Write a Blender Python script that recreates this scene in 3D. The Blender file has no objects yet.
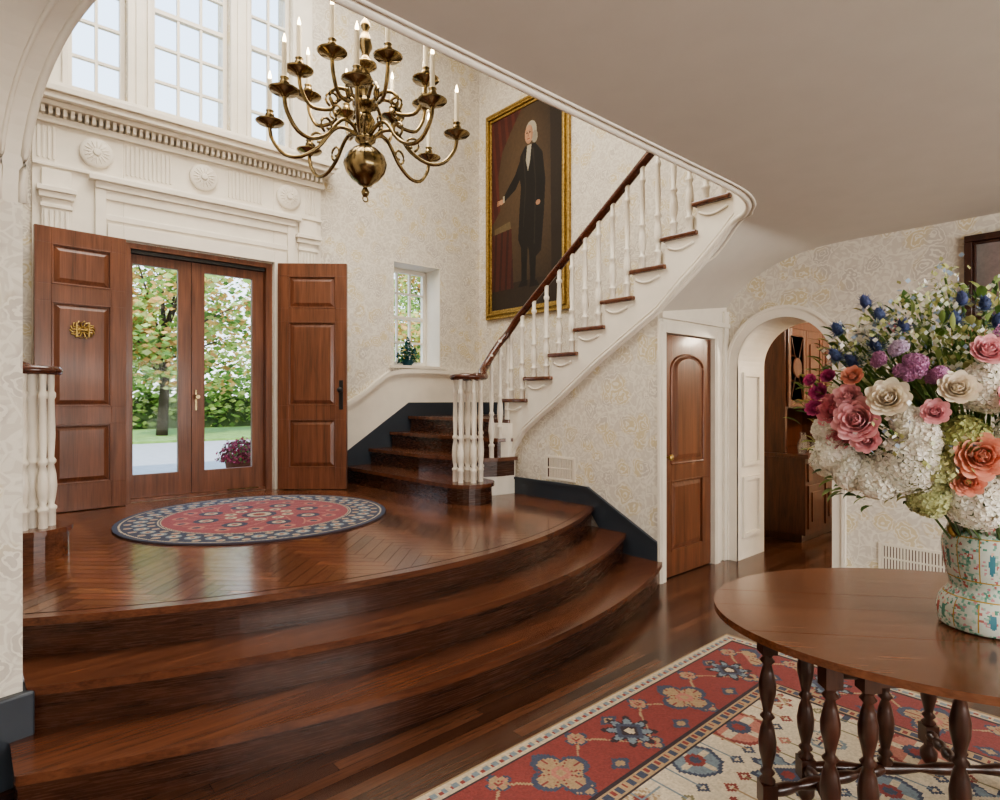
import bpy, math, random
import numpy as np
from mathutils import Vector, Matrix
random.seed(7); np.random.seed(7)
pi=math.pi
def lin(c):
    return tuple(((x/12.92) if x<=0.04045 else ((x+0.055)/1.055)**2.4) for x in c)
def hx(s):
    return lin((int(s[0:2],16)/255,int(s[2:4],16)/255,int(s[4:6],16)/255))
FW=Vector((0.667,0.745,0)); RT=Vector((0.745,-0.667,0))
def LD(l,d,z): # lateral/depth measured from where the photographer stood
    p=FW*d+RT*l; return Vector((p.x,p.y,z))
# ---------------------------------------------------------------- materials
def newmat(name):
    m=bpy.data.materials.new(name); m.use_nodes=True
    nt=m.node_tree; b=nt.nodes['Principled BSDF']; return m,nt,b
def N(nt,t,**k):
    n=nt.nodes.new(t)
    for a,v in k.items():
        if hasattr(n,a): setattr(n,a,v)
        else: n.inputs[a].default_value=v
    return n
def ramp(nt,src,stops,interp='LINEAR'):
    r=nt.nodes.new('ShaderNodeValToRGB'); r.color_ramp.interpolation=interp
    el=r.color_ramp.elements
    while len(el)<len(stops): el.new(0.5)
    for e,(p,c) in zip(el,stops):
        e.position=p; e.color=(*c,1) if len(c)==3 else c
    nt.links.new(src,r.inputs[0]); return r.outputs[0]
def coords(nt,scale=(1,1,1),rot=(0,0,0),kind='Object'):
    tc=nt.nodes.new('ShaderNodeTexCoord'); mp=nt.nodes.new('ShaderNodeMapping')
    mp.inputs['Scale'].default_value=scale; mp.inputs['Rotation'].default_value=rot
    nt.links.new(tc.outputs[kind],mp.inputs['Vector']); return mp.outputs[0]
def noise(nt,vec,scale,detail=4,rough=0.55,dist=0):
    n=nt.nodes.new('ShaderNodeTexNoise'); n.inputs['Scale'].default_value=scale
    n.inputs['Detail'].default_value=detail; n.inputs['Roughness'].default_value=rough
    n.inputs['Distortion'].default_value=dist
    nt.links.new(vec,n.inputs['Vector']); return n
def mix(nt,f,a,b,mode='MIX'):
    m=nt.nodes.new('ShaderNodeMix'); m.data_type='RGBA'; m.blend_type=mode
    for i,v in ((0,f),(6,a),(7,b)):
        if isinstance(v,(int,float)): m.inputs[i].default_value=v
        elif isinstance(v,tuple): m.inputs[i].default_value=(*v,1) if len(v)==3 else v
        else: nt.links.new(v,m.inputs[i])
    return m.outputs[2]
def math_(nt,op,a,b=None):
    m=nt.nodes.new('ShaderNodeMath'); m.operation=op
    for i,v in ((0,a),(1,b)):
        if v is None: continue
        if isinstance(v,(int,float)): m.inputs[i].default_value=v
        else: nt.links.new(v,m.inputs[i])
    return m.outputs[0]
def bump(nt,b,h,strength=0.3,dist=0.01):
    n=nt.nodes.new('ShaderNodeBump'); n.inputs['Strength'].default_value=strength
    n.inputs['Distance'].default_value=dist
    nt.links.new(h,n.inputs['Height']); nt.links.new(n.outputs[0],b.inputs['Normal'])
def paint(name,c,rough=0.5,var=0.04,coat=0):
    m,nt,b=newmat(name); n=noise(nt,coords(nt),6)
    col=ramp(nt,n.outputs[0],[(0.3,tuple(x*(1-var) for x in c)),(0.7,tuple(min(1,x*(1+var)) for x in c))])
    nt.links.new(col,b.inputs['Base Color']); b.inputs['Roughness'].default_value=rough
    b.inputs['Coat Weight'].default_value=coat
    bump(nt,b,noise(nt,coords(nt),90).outputs[0],0.05,0.002)
    return m
def wood(name,dark,light,scale=(1,12,12),rough=0.3,coat=0.3,kind='Object',attr=False,fine=0.45,lo=0.33,hi=0.68):
    m,nt,b=newmat(name); v=coords(nt,scale,kind=kind)
    n=noise(nt,v,2.2,3,0.5,0.3); vf=coords(nt,tuple(s*5 if s>max(scale)*0.9 else s*2 for s in scale),kind=kind); n2=noise(nt,vf,2.5,4,0.6,0.2)
    f=math_(nt,'ADD',math_(nt,'MULTIPLY',n.outputs[0],1-fine),math_(nt,'MULTIPLY',n2.outputs[0],fine))
    mid=tuple((a+c)/2 for a,c in zip(dark,light))
    col=ramp(nt,f,[(lo,dark),(0.5,mid),(hi,light)])
    if attr:
        a=N(nt,'ShaderNodeAttribute',attribute_name='Col')
        col=mix(nt,1.0,col,a.outputs[0],'MULTIPLY')
    nt.links.new(col,b.inputs['Base Color'])
    r=math_(nt,'ADD',math_(nt,'MULTIPLY',n2.outputs[0],0.12),rough-0.06)
    nt.links.new(r,b.inputs['Roughness'])
    b.inputs['Coat Weight'].default_value=coat; b.inputs['Coat Roughness'].default_value=0.12
    bump(nt,b,n2.outputs[0],0.05,0.002)
    return m
def attrmat(name,rough=0.8,bumps=0.0,sheen=0,trans=0.0,noisev=0.0,nscale=60,coat=0):
    m,nt,b=newmat(name); a=N(nt,'ShaderNodeAttribute',attribute_name='Col'); col=a.outputs[0]
    nz=noise(nt,coords(nt),nscale,4,0.7)
    if noisev>0:
        g=ramp(nt,nz.outputs[0],[(0.3,(1-noisev,)*3),(0.7,(1,1,1))])
        col=mix(nt,1.0,col,g,'MULTIPLY')
    nt.links.new(col,b.inputs['Base Color']); b.inputs['Roughness'].default_value=rough
    b.inputs['Sheen Weight'].default_value=sheen; b.inputs['Coat Weight'].default_value=coat
    if bumps>0: bump(nt,b,nz.outputs[0],bumps,0.004)
    if trans>0:
        out=nt.nodes['Material Output']; t=nt.nodes.new('ShaderNodeBsdfTranslucent')
        nt.links.new(col,t.inputs[0]); ms=nt.nodes.new('ShaderNodeMixShader'); ms.inputs[0].default_value=trans
        nt.links.new(b.outputs[0],ms.inputs[1]); nt.links.new(t.outputs[0],ms.inputs[2]); nt.links.new(ms.outputs[0],out.inputs[0])
    return m
def wallpaper():
    m,nt,b=newmat('floral_wallpaper')
    v=coords(nt); nz=noise(nt,v,5,2,0.5)
    sub=nt.nodes.new('ShaderNodeVectorMath'); sub.operation='MULTIPLY_ADD'
    nt.links.new(nz.outputs['Color'],sub.inputs[0]); sub.inputs[1].default_value=(0.13,0.13,0.13); nt.links.new(v,sub.inputs[2])
    def vor(scale,feat=None):
        o=nt.nodes.new('ShaderNodeTexVoronoi'); o.inputs['Scale'].default_value=scale
        if feat: o.feature=feat
        nt.links.new(sub.outputs[0],o.inputs['Vector']); return o
    vo=vor(5.6); vo2=vor(30); ve=vor(10,'DISTANCE_TO_EDGE'); ve2=vor(21,'DISTANCE_TO_EDGE')
    dd=math_(nt,'ADD',vo.outputs['Distance'],math_(nt,'MULTIPLY',vo2.outputs['Distance'],0.15))
    ring=math_(nt,'SINE',math_(nt,'MULTIPLY',dd,42.0))
    petal=ramp(nt,ring,[(0.35,(0,0,0)),(0.55,(1,1,1))])
    vine=ramp(nt,ve.outputs['Distance'],[(0.03,(1,1,1)),(0.055,(0,0,0))])
    leafs=ramp(nt,ve2.outputs['Distance'],[(0.12,(0,0,0)),(0.17,(1,1,1))])
    base=hx('D5CDC0'); pale=hx('E8E2D5'); goldc=hx('D2C39A'); grey=hx('C7BEB3')
    sel=noise(nt,v,2.6,1)
    alt=ramp(nt,sel.outputs[0],[(0.44,grey),(0.54,goldc)])
    ins=ramp(nt,vo.outputs['Distance'],[(0.42,(1,1,1)),(0.5,(0,0,0))])
    c=mix(nt,math_(nt,'MULTIPLY',leafs,0.6),base,pale)
    c=mix(nt,math_(nt,'MULTIPLY',vine,0.8),c,pale)
    flower=mix(nt,petal,alt,pale)
    c=mix(nt,math_(nt,'MULTIPLY',ins,0.8),c,flower)
    nt.links.new(c,b.inputs['Base Color']); b.inputs['Roughness'].default_value=0.7
    return m
M={}
M['paper']=wallpaper()
M['white']=paint('white_trim_paint',hx('EBE4D7'),0.38)
M['cream']=paint('cream_wall_paint',hx('E6DECF'),0.5)
M['ceil']=paint('ceiling_paint',hx('D0C9BF'),0.7,0.02)
M['dark']=paint('charcoal_baseboard_paint',hx('3A4048'),0.35)
M['black']=paint('black_iron',hx('1B1815'),0.5)
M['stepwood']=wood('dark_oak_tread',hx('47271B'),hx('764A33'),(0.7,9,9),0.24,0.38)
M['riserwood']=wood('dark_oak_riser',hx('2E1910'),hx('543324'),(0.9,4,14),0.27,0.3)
M['rail']=wood('mahogany_rail',hx('33170E'),hx('64331F'),(4,4,4.01),0.25,0.5)
M['doorwood']=wood('mahogany_door',hx('52301F'),hx('84533B'),(8,8.01,0.7),0.36,0.2)
M['cabwood']=wood('cabinet_wood',hx('3A1E15'),hx('6A3E2A'),(9,9.01,1.2),0.3,0.3)
M['tablewood']=wood('antique_walnut',hx('57331F'),hx('80523A'),(0.7,9,9.01),0.22,0.45)
M['legwood']=wood('dark_turned_walnut',hx('26140D'),hx('4E2C1E'),(5,5.01,2),0.3,0.4)
M['herr']=wood('herringbone_oak',hx('5A3223'),hx('946446'),(2,16,1),0.22,0.35,'UV',True)
def brass():
    m,nt,b=newmat('aged_brass'); n=noise(nt,coords(nt),14,4)
    nt.links.new(ramp(nt,n.outputs[0],[(0.3,hx('6A5C44')),(0.7,hx('AA9874'))]),b.inputs['Base Color'])
    b.inputs['Metallic'].default_value=1; b.inputs['Roughness'].default_value=0.2; return m
M['brass']=brass()
def goldm():
    m,nt,b=newmat('gilt_frame'); n=noise(nt,coords(nt),40,4)
    nt.links.new(ramp(nt,n.outputs[0],[(0.3,hx('8A6E3A')),(0.7,hx('C8AC6C'))]),b.inputs['Base Color'])
    b.inputs['Metallic'].default_value=0.7; b.inputs['Roughness'].default_value=0.4; bump(nt,b,n.outputs[0],0.5,0.01); return m
M['gold']=goldm()
def glass(name,gl,tint=1.0):
    m,nt,b=newmat(name); out=nt.nodes['Material Output']
    t=nt.nodes.new('ShaderNodeBsdfTransparent'); t.inputs[0].default_value=(tint,tint,tint,1); g=nt.nodes.new('ShaderNodeBsdfGlossy'); g.inputs['Roughness'].default_value=0.02
    n=noise(nt,coords(nt),2); nt.links.new(ramp(nt,n.outputs[0],[(0,(.9,.9,.9)),(1,(1,1,1))]),g.inputs[0])
    ms=nt.nodes.new('ShaderNodeMixShader'); ms.inputs[0].default_value=gl
    nt.links.new(t.outputs[0],ms.inputs[1]); nt.links.new(g.outputs[0],ms.inputs[2]); nt.links.new(ms.outputs[0],out.inputs[0]); return m
M['glass']=glass('window_glass',0.004); M['bottle']=glass('bottle_glass',0.25,0.8)
def stripfloor():
    m,nt,b=newmat('oak_strip_floor'); v=coords(nt)
    br=nt.nodes.new('ShaderNodeTexBrick'); br.offset=0.37
    for k,x in (('Scale',1.0),('Mortar Size',0.0014),('Brick Width',1.1),('Row Height',0.062),('Bias',0.0)): br.inputs[k].default_value=x
    br.inputs['Color1'].default_value=(*hx('6C4531'),1); br.inputs['Color2'].default_value=(*hx('361E14'),1); br.inputs['Mortar'].default_value=(*hx('150A06'),1)
    nt.links.new(v,br.inputs['Vector'])
    n=noise(nt,coords(nt,(1.2,26,1)),4,4,0.6,0.2)
    g=ramp(nt,n.outputs[0],[(0.3,(0.6,0.6,0.6)),(0.7,(1.15,1.15,1.15))])
    nt.links.new(mix(nt,1.0,br.outputs[0],g,'MULTIPLY'),b.inputs['Base Color'])
    b.inputs['Roughness'].default_value=0.23; b.inputs['Coat Weight'].default_value=0.35; b.inputs['Coat Roughness'].default_value=0.12
    bump(nt,b,n.outputs[0],0.05,0.002); return m
M['strip']=stripfloor()
M['wax']=paint('ivory_candle',hx('EFE6D0'),0.5)
def emis(name,c,s):
    m,nt,b=newmat(name); n=noise(nt,coords(nt),8); nt.links.new(ramp(nt,n.outputs[0],[(0,c),(1,tuple(min(1,x*1.1) for x in c))]),b.inputs['Emission Color'])
    b.inputs['Emission Strength'].default_value=s; return m
M['bulb']=emis('lit_candle_bulb',hx('FFD9A0'),14)
M['rug']=attrmat('wool_rug',0.95,0.5,0.1,0,0.25,120)
M['canvas']=attrmat('oil_canvas',0.6,0.15,0,0,0.25,25)
M['leaf']=attrmat('leaf_foliage',0.6,0,0,0.45,0.15,20)
M['petal']=attrmat('flower_petals',0.6,0,0.1,0.3,0.08,40)
M['vase']=attrmat('painted_porcelain',0.14,0,0,0,0.1,60,0.5)
M['grey']=paint('asphalt_drive',hx('A5A3A0'),0.9,0.1)
M['grass']=paint('lawn_grass',hx('7A9650'),0.9,0.3)
# ---------------------------------------------------------------- mesh builder
class B:
    def __init__(s): s.v=[];s.f=[];s.m=[];s.s=[];s.c=[]; s.M=None
    def add(s,vs,fs,mat=0,smooth=False,col=(1,1,1)):
        o=len(s.v)
        for p in vs:
            p=Vector(p)
            if s.M is not None: p=s.M@p
            s.v.append(tuple(p))
        for f in fs:
            s.f.append([i+o for i in f]); s.m.append(mat); s.s.append(smooth); s.c.append(col)
    def box(s,x0,x1,y0,y1,z0,z1,mat=0,col=(1,1,1)):
        s.add([(x0,y0,z0),(x1,y0,z0),(x1,y1,z0),(x0,y1,z0),(x0,y0,z1),(x1,y0,z1),(x1,y1,z1),(x0,y1,z1)],
          [(0,3,2,1),(4,5,6,7),(0,1,5,4),(1,2,6,5),(2,3,7,6),(3,0,4,7)],mat,False,col)
    def prism(s,poly,a,b,mat=0,axis='z',col=(1,1,1),smooth=False):
        n=len(poly)
        def P(p,c):
            return (p[0],p[1],c) if axis=='z' else ((c,p[0],p[1]) if axis=='x' else (p[0],c,p[1]))
        vs=[P(p,a) for p in poly]+[P(p,b) for p in poly]
        s.add(vs,[list(range(n))[::-1],list(range(n,2*n))],mat,False,col)
        s.add(vs,[(i,(i+1)%n,n+(i+1)%n,n+i) for i in range(n)],mat,smooth,col)
    def lathe(s,prof,c=(0,0,0),seg=16,mat=0,col=(1,1,1),T=None,smooth=True):
        vs=[];fs=[]
        for r,z in prof:
            for k in range(seg):
                a=2*pi*k/seg; p=Vector((r*math.cos(a),r*math.sin(a),z))
                if T is not None: p=T@p
                vs.append(p+Vector(c))
        for i in range(len(prof)-1):
            for k in range(seg):
                k2=(k+1)%seg; fs.append((i*seg+k,i*seg+k2,(i+1)*seg+k2,(i+1)*seg+k))
        s.add(vs,fs,mat,smooth,col)
        s.add(vs,[list(range(seg))[::-1],[ (len(prof)-1)*seg+k for k in range(seg)]],mat,False,col)
    def tube(s,pts,r,seg=8,mat=0,col=(1,1,1),sy=1.0):
        pts=[Vector(p) for p in pts]; n=len(pts); vs=[];fs=[]
        up=Vector((0,0,1))
        for i,p in enumerate(pts):
            t=(pts[min(i+1,n-1)]-pts[max(i-1,0)]); 
            if t.length<1e-9: t=Vector((0,0,1))
            t.normalize(); u=up
            if abs(t.dot(u))>0.95: u=Vector((1,0,0)) if i==0 else lastx
            x=t.cross(u); x.normalize(); y=x.cross(t); lastx=y
            rr=r[i] if isinstance(r,(list,tuple)) else r
            for k in range(seg):
                a=2*pi*k/seg; vs.append(p+x*rr*math.cos(a)+y*rr*sy*math.sin(a))
        for i in range(n-1):
            for k in range(seg):
                k2=(k+1)%seg; fs.append((i*seg+k,i*seg+k2,(i+1)*seg+k2,(i+1)*seg+k))
        fs.append(list(range(seg))[::-1]); fs.append([(n-1)*seg+k for k in range(seg)])
        s.add(vs,fs,mat,True,col)
    def make(s,name,mats,parent=None,bevel=0,color=False,origin=None):
        me=bpy.data.meshes.new(name); 
        o=Vector(origin) if origin is not None else Vector((0,0,0))
        me.from_pydata([tuple(Vector(p)-o) for p in s.v],[],s.f)
        for m in mats: me.materials.append(M[m] if isinstance(m,str) else m)
        me.polygons.foreach_set('material_index',s.m); me.polygons.foreach_set('use_smooth',s.s)
        if color:
            at=me.color_attributes.new('Col','FLOAT_COLOR','CORNER'); arr=[]
            for f,c in zip(s.f,s.c): arr.extend([c[0],c[1],c[2],1.0]*len(f))
            at.data.foreach_set('color',arr)
        me.update(); ob=bpy.data.objects.new(name,me); bpy.context.scene.collection.objects.link(ob)
        ob.location=o
        if bevel>0:
            bm=ob.modifiers.new('bev','BEVEL'); bm.width=bevel; bm.segments=2; bm.limit_method='ANGLE'; bm.angle_limit=math.radians(40)
        if parent: ob.parent=parent
        return ob
def empty(name):
    e=bpy.data.objects.new(name,None); bpy.context.scene.collection.objects.link(e); return e
def offset(poly,d):
    n=len(poly); out=[]
    A=sum(poly[i][0]*poly[(i+1)%n][1]-poly[(i+1)%n][0]*poly[i][1] for i in range(n)); sg=1 if A>0 else -1
    for i in range(n):
        p0,p1,p2=[Vector(poly[(i+k)%n]) for k in (-1,0,1)]
        a=(p1-p0).normalized(); b=(p2-p1).normalized()
        n1=Vector((a.y,-a.x))*sg; n2=Vector((b.y,-b.x))*sg; m=(n1+n2); m.normalize()
        k=max(0.4,m.dot(n1)); out.append(tuple(p1+m*(d/k)))
    return out
def clip(poly,cp): # convex CCW clip
    out=list(poly); n=len(cp)
    for i in range(n):
        a=cp[i]; b=cp[(i+1)%n]
        def side(p): return (b[0]-a[0])*(p[1]-a[1])-(b[1]-a[1])*(p[0]-a[0])
        inp=out; out=[]
        for j in range(len(inp)):
            p=inp[j]; q=inp[(j+1)%len(inp)]; sp=side(p); sq=side(q)
            if sp>=0: out.append(p)
            if (sp>=0)!=(sq>=0):
                t=sp/(sp-sq); out.append((p[0]+t*(q[0]-p[0]),p[1]+t*(q[1]-p[1])))
        if not out: return []
    return out
def holewall(b,u0,u1,z0,z1,holes,c0,c1,axis,mat=0):
    us=sorted(set([u0,u1]+[h[0] for h in holes]+[h[1] for h in holes])); zs=sorted(set([z0,z1]+[h[2] for h in holes]+[h[3] for h in holes]))
    for i in range(len(us)-1):
        for j in range(len(zs)-1):
            cu=(us[i]+us[i+1])/2; cz=(zs[j]+zs[j+1])/2
            if cu<u0 or cu>u1 or cz<z0 or cz>z1: continue
            if any(h[0]<cu<h[1] and h[2]<cz<h[3] for h in holes): continue
            if axis=='y': b.box(us[i],us[i+1],c0,c1,zs[j],zs[j+1],mat)
            else: b.box(c0,c1,us[i],us[i+1],zs[j],zs[j+1],mat)
# ---------------------------------------------------------------- key dimensions
YF=6.23; XR=5.2; XS=4.1; ZP=0.525; ZC=2.71; ZT=6.5
DX0,DX1,DZ=1.07,2.39,2.86
# floors
b=B(); b.box(-3,9.5,-4,3.4,-0.1,0.0); b.make('floor',['strip'])
# walls
WIN=[(0.66,1.09),(1.29,1.97),(2.17,2.60)]; WZ0,WZ1=4.1,6.05
b=B(); holes=[(DX0,DX1,ZP,DZ),(3.85,4.55,1.87,3.13)]+[(a,c,WZ0,WZ1) for a,c in WIN]
holewall(b,-3,XR+0.5,0,ZT,holes,YF,YF+0.36,'y'); b.make('wall_front',['paper'])
b=B(); ay0,ay1,sz=1.80,2.60,1.76
b.box(XR,XR+0.5,-4,ay0,0,ZT); b.box(XR,XR+0.5,ay1,YF,0,ZT)
arc=[(2.2-0.4*math.cos(pi*k/24),sz+0.4*math.sin(pi*k/24)) for k in range(25)]
for k in range(24):
    p,q=arc[k],arc[k+1]; b.prism([(p[0],p[1]),(q[0],q[1]),(q[0],ZT),(p[0],ZT)],XR,XR+0.5,0,'x')
b.make('wall_right',['paper'])
b=B(); b.box(-3.1,-3,-4,YF,0,ZT); b.make('wall_left',['paper'])
BW=[(-1.2,0.2,0.7,2.45),(0.8,2.2,0.7,2.45),(2.8,4.2,0.7,2.45)]
b=B(); holewall(b,-3,XR,0,ZT,BW,-4.1,-4,'y'); b.make('wall_back',['paper'])
# stair under-wall
low=[(4.5,0.55),(4.42,0.68),(4.34,0.95),(4.2,1.13),(3.98,1.28),(3.75,1.43),(3.285,1.76),(2.69,2.13)]
b=B(); b.prism([(4.6,0),(4.6,1.2),(4.25,1.3),(3.75,1.6),(3.285,1.9),(2.7,2.2),(2.7,0)],XS,XS+0.07,0,'x'); b.make('wall_stair',['paper'])
CX0,CX1=4.175,4.945
b=B()
b.prism([(XS+0.071,1.99),(XS+0.071,2.16),(5.199,2.295),(5.199,1.99)],2.702,2.8,0,'y'); b.box(CX1,5.199,2.702,2.8,0,1.99); b.make('wall_closet',['white'])
# near pier + arch (slightly skewed wall)
e=Vector((0.196,-0.981,0)).normalized()
nrm=Vector((-0.981,-0.196,0)).normalized()
T=Matrix(((e.x,nrm.x,0,0.17),(e.y,nrm.y,0,2.92),(0,0,1,0),(0,0,0,1)))
b=B(); b.M=T; b.box(-1.3,0,0,0.45,0,2.2); b.make('wall_pier',['paper'])
b=B(); b.M=T
cur=[(0.75-0.75*math.cos(pi/2*k/16)**0.9 if k<16 else 0.75,2.2+0.52*math.sin(pi/2*k/16)**0.9) for k in range(17)]
b.box(-1.3,0,0,0.45,2.2,ZT)
for k in range(16):
    p,q=cur[k],cur[k+1]; b.prism([p,q,(q[0],ZT),(p[0],ZT)],0,0.45,0,'y')
b.box(0.75,1.25,0,0.45,2.72,ZT); b.box(1.25,4.6,0,0.45,2.72,2.95)
b.tube([(c[0]+0.0,0.0,c[1]) for c in cur]+[(2.5,0,2.72)],0.014,8,0)
b.tube([(c[0]+0.0,0.07,c[1]-0.002) for c in cur]+[(2.5,0.07,2.72)],0.008,8,0)
b.make('wall_arch',['cream'])
b=B(); b.M=T; b.box(-1.3,0.035,-0.03,0.5,0,0.34); b.make('baseboard_pier',['dark'],bevel=0.008)
# ceiling: flat + sweeping soffit
C=[(3.3,1.73,ZC),(3.55,1.745,ZC),(3.78,1.81,ZC),(3.95,1.92,ZC),(4.05,2.05,2.70),(4.1,2.2,2.57),(4.1,2.34,2.44),(4.1,2.5,2.31),(4.1,2.71,2.145)]
D=[(5.2,1.3,ZC),(5.2,1.45,ZC),(5.2,1.62,ZC),(5.2,1.8,2.705),(5.2,1.97,2.69),(5.2,2.13,2.655),(5.2,2.3,2.60),(5.2,2.5,2.49),(5.2,2.71,2.29)]
b=B(); b.prism([(-3,-4),(5.2,-4),(5.2,1.3),(3.3,1.73),(-3,1.73)],ZC,3.1); b.box(-3,-0.4,1.73,2.9,ZC,3.1)
def sm(L,n=4):
    out=[]
    for i in range(len(L)-1):
        p0=Vector(L[max(i-1,0)]);p1=Vector(L[i]);p2=Vector(L[i+1]);p3=Vector(L[min(i+2,len(L)-1)])
        for k in range(n):
            t=k/n; out.append(0.5*((2*p1)+(-p0+p2)*t+(2*p0-5*p1+4*p2-p3)*t*t+(-p0+3*p1-3*p2+p3)*t**3))
    out.append(Vector(L[-1])); return out
Cs=sm(C); Ds=sm(D); ns=8; vs=[]
for c,d in zip(Cs,Ds):
    for k in range(ns+1): vs.append(c.lerp(d,k/ns))
fs=[(i*(ns+1)+k,i*(ns+1)+k+1,(i+1)*(ns+1)+k+1,(i+1)*(ns+1)+k) for i in range(len(Cs)-1) for k in range(ns)]
b.add(vs,fs,0,True)
b.make('ceiling',['ceil'])
b=B(); b.box(-3.1,5.7,-4.1,YF+0.4,ZT,ZT+0.1); b.make('ceiling_stairwell',['ceil'])
b=B() # fascia + bead
vs=[];
for c in Cs: vs+= [c+Vector((0,0.0,-0.01)),Vector((c.x,c.y,max(3.1 if c.y<2.1 else 0, min(3.12,c.z+0.42))))]
b.add(vs,[(2*i,2*i+1,2*i+3,2*i+2) for i in range(len(Cs)-1)],0,True)
b.tube([(-0.2,1.735,ZC),(1.5,1.735,ZC)]+[c+Vector((-0.004,0.005,0)) for c in Cs],0.020,8,0)
b.tube([(-0.2,1.70,ZC),(1.5,1.70,ZC)]+[c+Vector((0.02 if c.y>1.9 else 0,-0.035 if c.y<2.3 else 0,0.0)) for c in Cs],0.008,8,0)
b.make('trim_ceiling_edge',['white'])
# ---------------------------------------------------------------- platform & curved steps
def front(y0,k,x0,x1,n=40):
    return [(x0+(x1-x0)*i/n, y0+k*(x0+(x1-x0)*i/n-2.05)**2) for i in range(n+1)]
est=empty('entry_steps')
specs=[(0.525,2.72,0.15,YF-0.01,0.18),(0.35,2.46,0.13,4.2,0.18),(0.175,2.2,0.11,4.0,0.13)]
for i,(z,y0,k,yb,xl) in enumerate(specs):
    f=front(y0,k,xl,XS-0.003); poly=f+[(XS-0.003,yb),(xl,yb)]
    fb=front(y0+0.028,k,xl+0.01,XS-0.003); pb=fb+[(XS-0.003,yb),(xl+0.01,yb)]
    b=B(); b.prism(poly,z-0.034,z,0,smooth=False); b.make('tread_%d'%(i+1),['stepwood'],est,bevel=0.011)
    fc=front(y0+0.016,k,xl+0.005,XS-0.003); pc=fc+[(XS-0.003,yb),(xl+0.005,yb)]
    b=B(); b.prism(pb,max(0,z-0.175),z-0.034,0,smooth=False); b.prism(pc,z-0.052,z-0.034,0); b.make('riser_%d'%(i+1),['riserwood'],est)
b=B(); b.box(-3,0.15,4.1,YF,0,ZP); b.make('floor_landing_side',['strip'])
# herringbone surface
w=0.078; n_=5; L=w*n_; region=front(2.79,0.15,0.19,XS-0.02,30)+[(XS-0.02,YF-0.02),(0.19,YF-0.02)]
vs=[];fs=[];cols=[];uvs=[]
ca=math.cos(pi/4)
for k in range(-90,90):
    for j in range(-9,10):
        for kind in (0,1):
            x=k*w+2*L*j; y=k*w; g=0.0014
            if kind==0: q=[(x+g,y+g),(x+L-g,y+g),(x+L-g,y+w-g),(x+g,y+w-g)]; 
            else: q=[(x+L+g,y+w-L+g),(x+L+w-g,y+w-L+g),(x+L+w-g,y+w-g),(x+L+g,y+w-g)]
            rot=lambda p:((p[0]-p[1])*ca+1.8,(p[0]+p[1])*ca+4.3)
            qq=[rot(p) for p in q]
            if all(p[0]<0.1 or p[0]>4.2 or p[1]<2.6 or p[1]>6.4 for p in qq): continue
            c=clip(qq,region)
            if len(c)<3: continue
            o=len(vs); vs+= [(p[0],p[1],ZP+0.0015) for p in c]; fs.append(list(range(o,o+len(c))))
            t=random.uniform(0.4,0.75) if kind==0 else random.uniform(0.7,1.1); col=(t,t*random.uniform(.9,1),t*random.uniform(.85,1))
            ro=random.random()*9
            for p in c:
                cols.extend([*col,1.0])
                du=(p[0]-1.8); dv=(p[1]-4.3); ux=(du+dv)*ca; uy=(dv-du)*ca
                uvs.extend([ux+ro,uy+ro] if kind==0 else [uy+ro,ux+ro])
me=bpy.data.meshes.new('herr'); me.from_pydata(vs,[],fs); me.materials.append(M['herr'])
uvl=me.uv_layers.new(name='UVMap'); uvl.data.foreach_set('uv',uvs)
at=me.color_attributes.new('Col','FLOAT_COLOR','CORNER'); at.data.foreach_set('color',cols)
ob=bpy.data.objects.new('floor_herringbone',me); bpy.context.scene.collection.objects.link(ob)
# ---------------------------------------------------------------- staircase
def zt(k): return ZP+0.1825*k if k<=4 else 1.255+0.2079*(k-4)
RY={5:4.46,6:4.14,7:3.81,8:3.5,9:3.2,10:2.9,11:2.61,12:2.34,13:2.08}
st=empty('staircase')
bull=[(3.43+0.25*math.cos(a),4.28+0.25*math.sin(a)) for a in np.linspace(pi,2*pi,14)]
S={1:[(3.18,YF-0.03),(3.18,5.2)]+bull+[(3.70,4.45),(4.09,4.48),(4.09,YF-0.03)],
   2:[(3.5,YF-0.03),(3.50,5.2),(3.60,4.6),(3.70,4.40),(3.85,4.33),(4.09,4.30),(4.09,YF-0.03)],
   3:[(3.78,YF-0.03),(3.80,5.2),(3.84,4.6),(3.90,4.40),(4.09,4.32),(4.09,YF-0.03)],
   4:[(4.04,YF-0.03),(4.04,5.2),(4.03,4.6),(4.03,4.38),(XR-0.01,4.38),(XR-0.01,YF-0.03)]}
tb=B(); rb=B()
for k,p in S.items():
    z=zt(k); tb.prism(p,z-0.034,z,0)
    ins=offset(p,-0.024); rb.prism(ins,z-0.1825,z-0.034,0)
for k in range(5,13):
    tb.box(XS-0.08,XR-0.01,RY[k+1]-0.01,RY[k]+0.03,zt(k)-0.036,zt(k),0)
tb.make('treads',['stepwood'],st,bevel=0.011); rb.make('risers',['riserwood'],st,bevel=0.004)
b=B()
for k in range(5,14): b.box(XS,XR-0.01,RY[k]-0.02,RY[k],zt(k)-0.21,zt(k)-0.037,0)
bot=[(1.98,2.82),(2.05,2.72),(2.2,2.57),(2.34,2.44),(2.5,2.31)]+low[::-1]+[(4.52,0.53)]
brk=[RY[k] for k in range(5,14)]+[y for y,_ in bot]
ys=sorted(set([round(y,4) for y in brk]+[round(y,3) for y in np.arange(2.0,4.5,0.1)]))
def ztop(y):
    if y>RY[5]: return 1.222
    for k in range(5,13):
        if RY[k]>=y>RY[k+1]: return zt(k)-0.036
    return 3.10
bb=sorted(bot)
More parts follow.
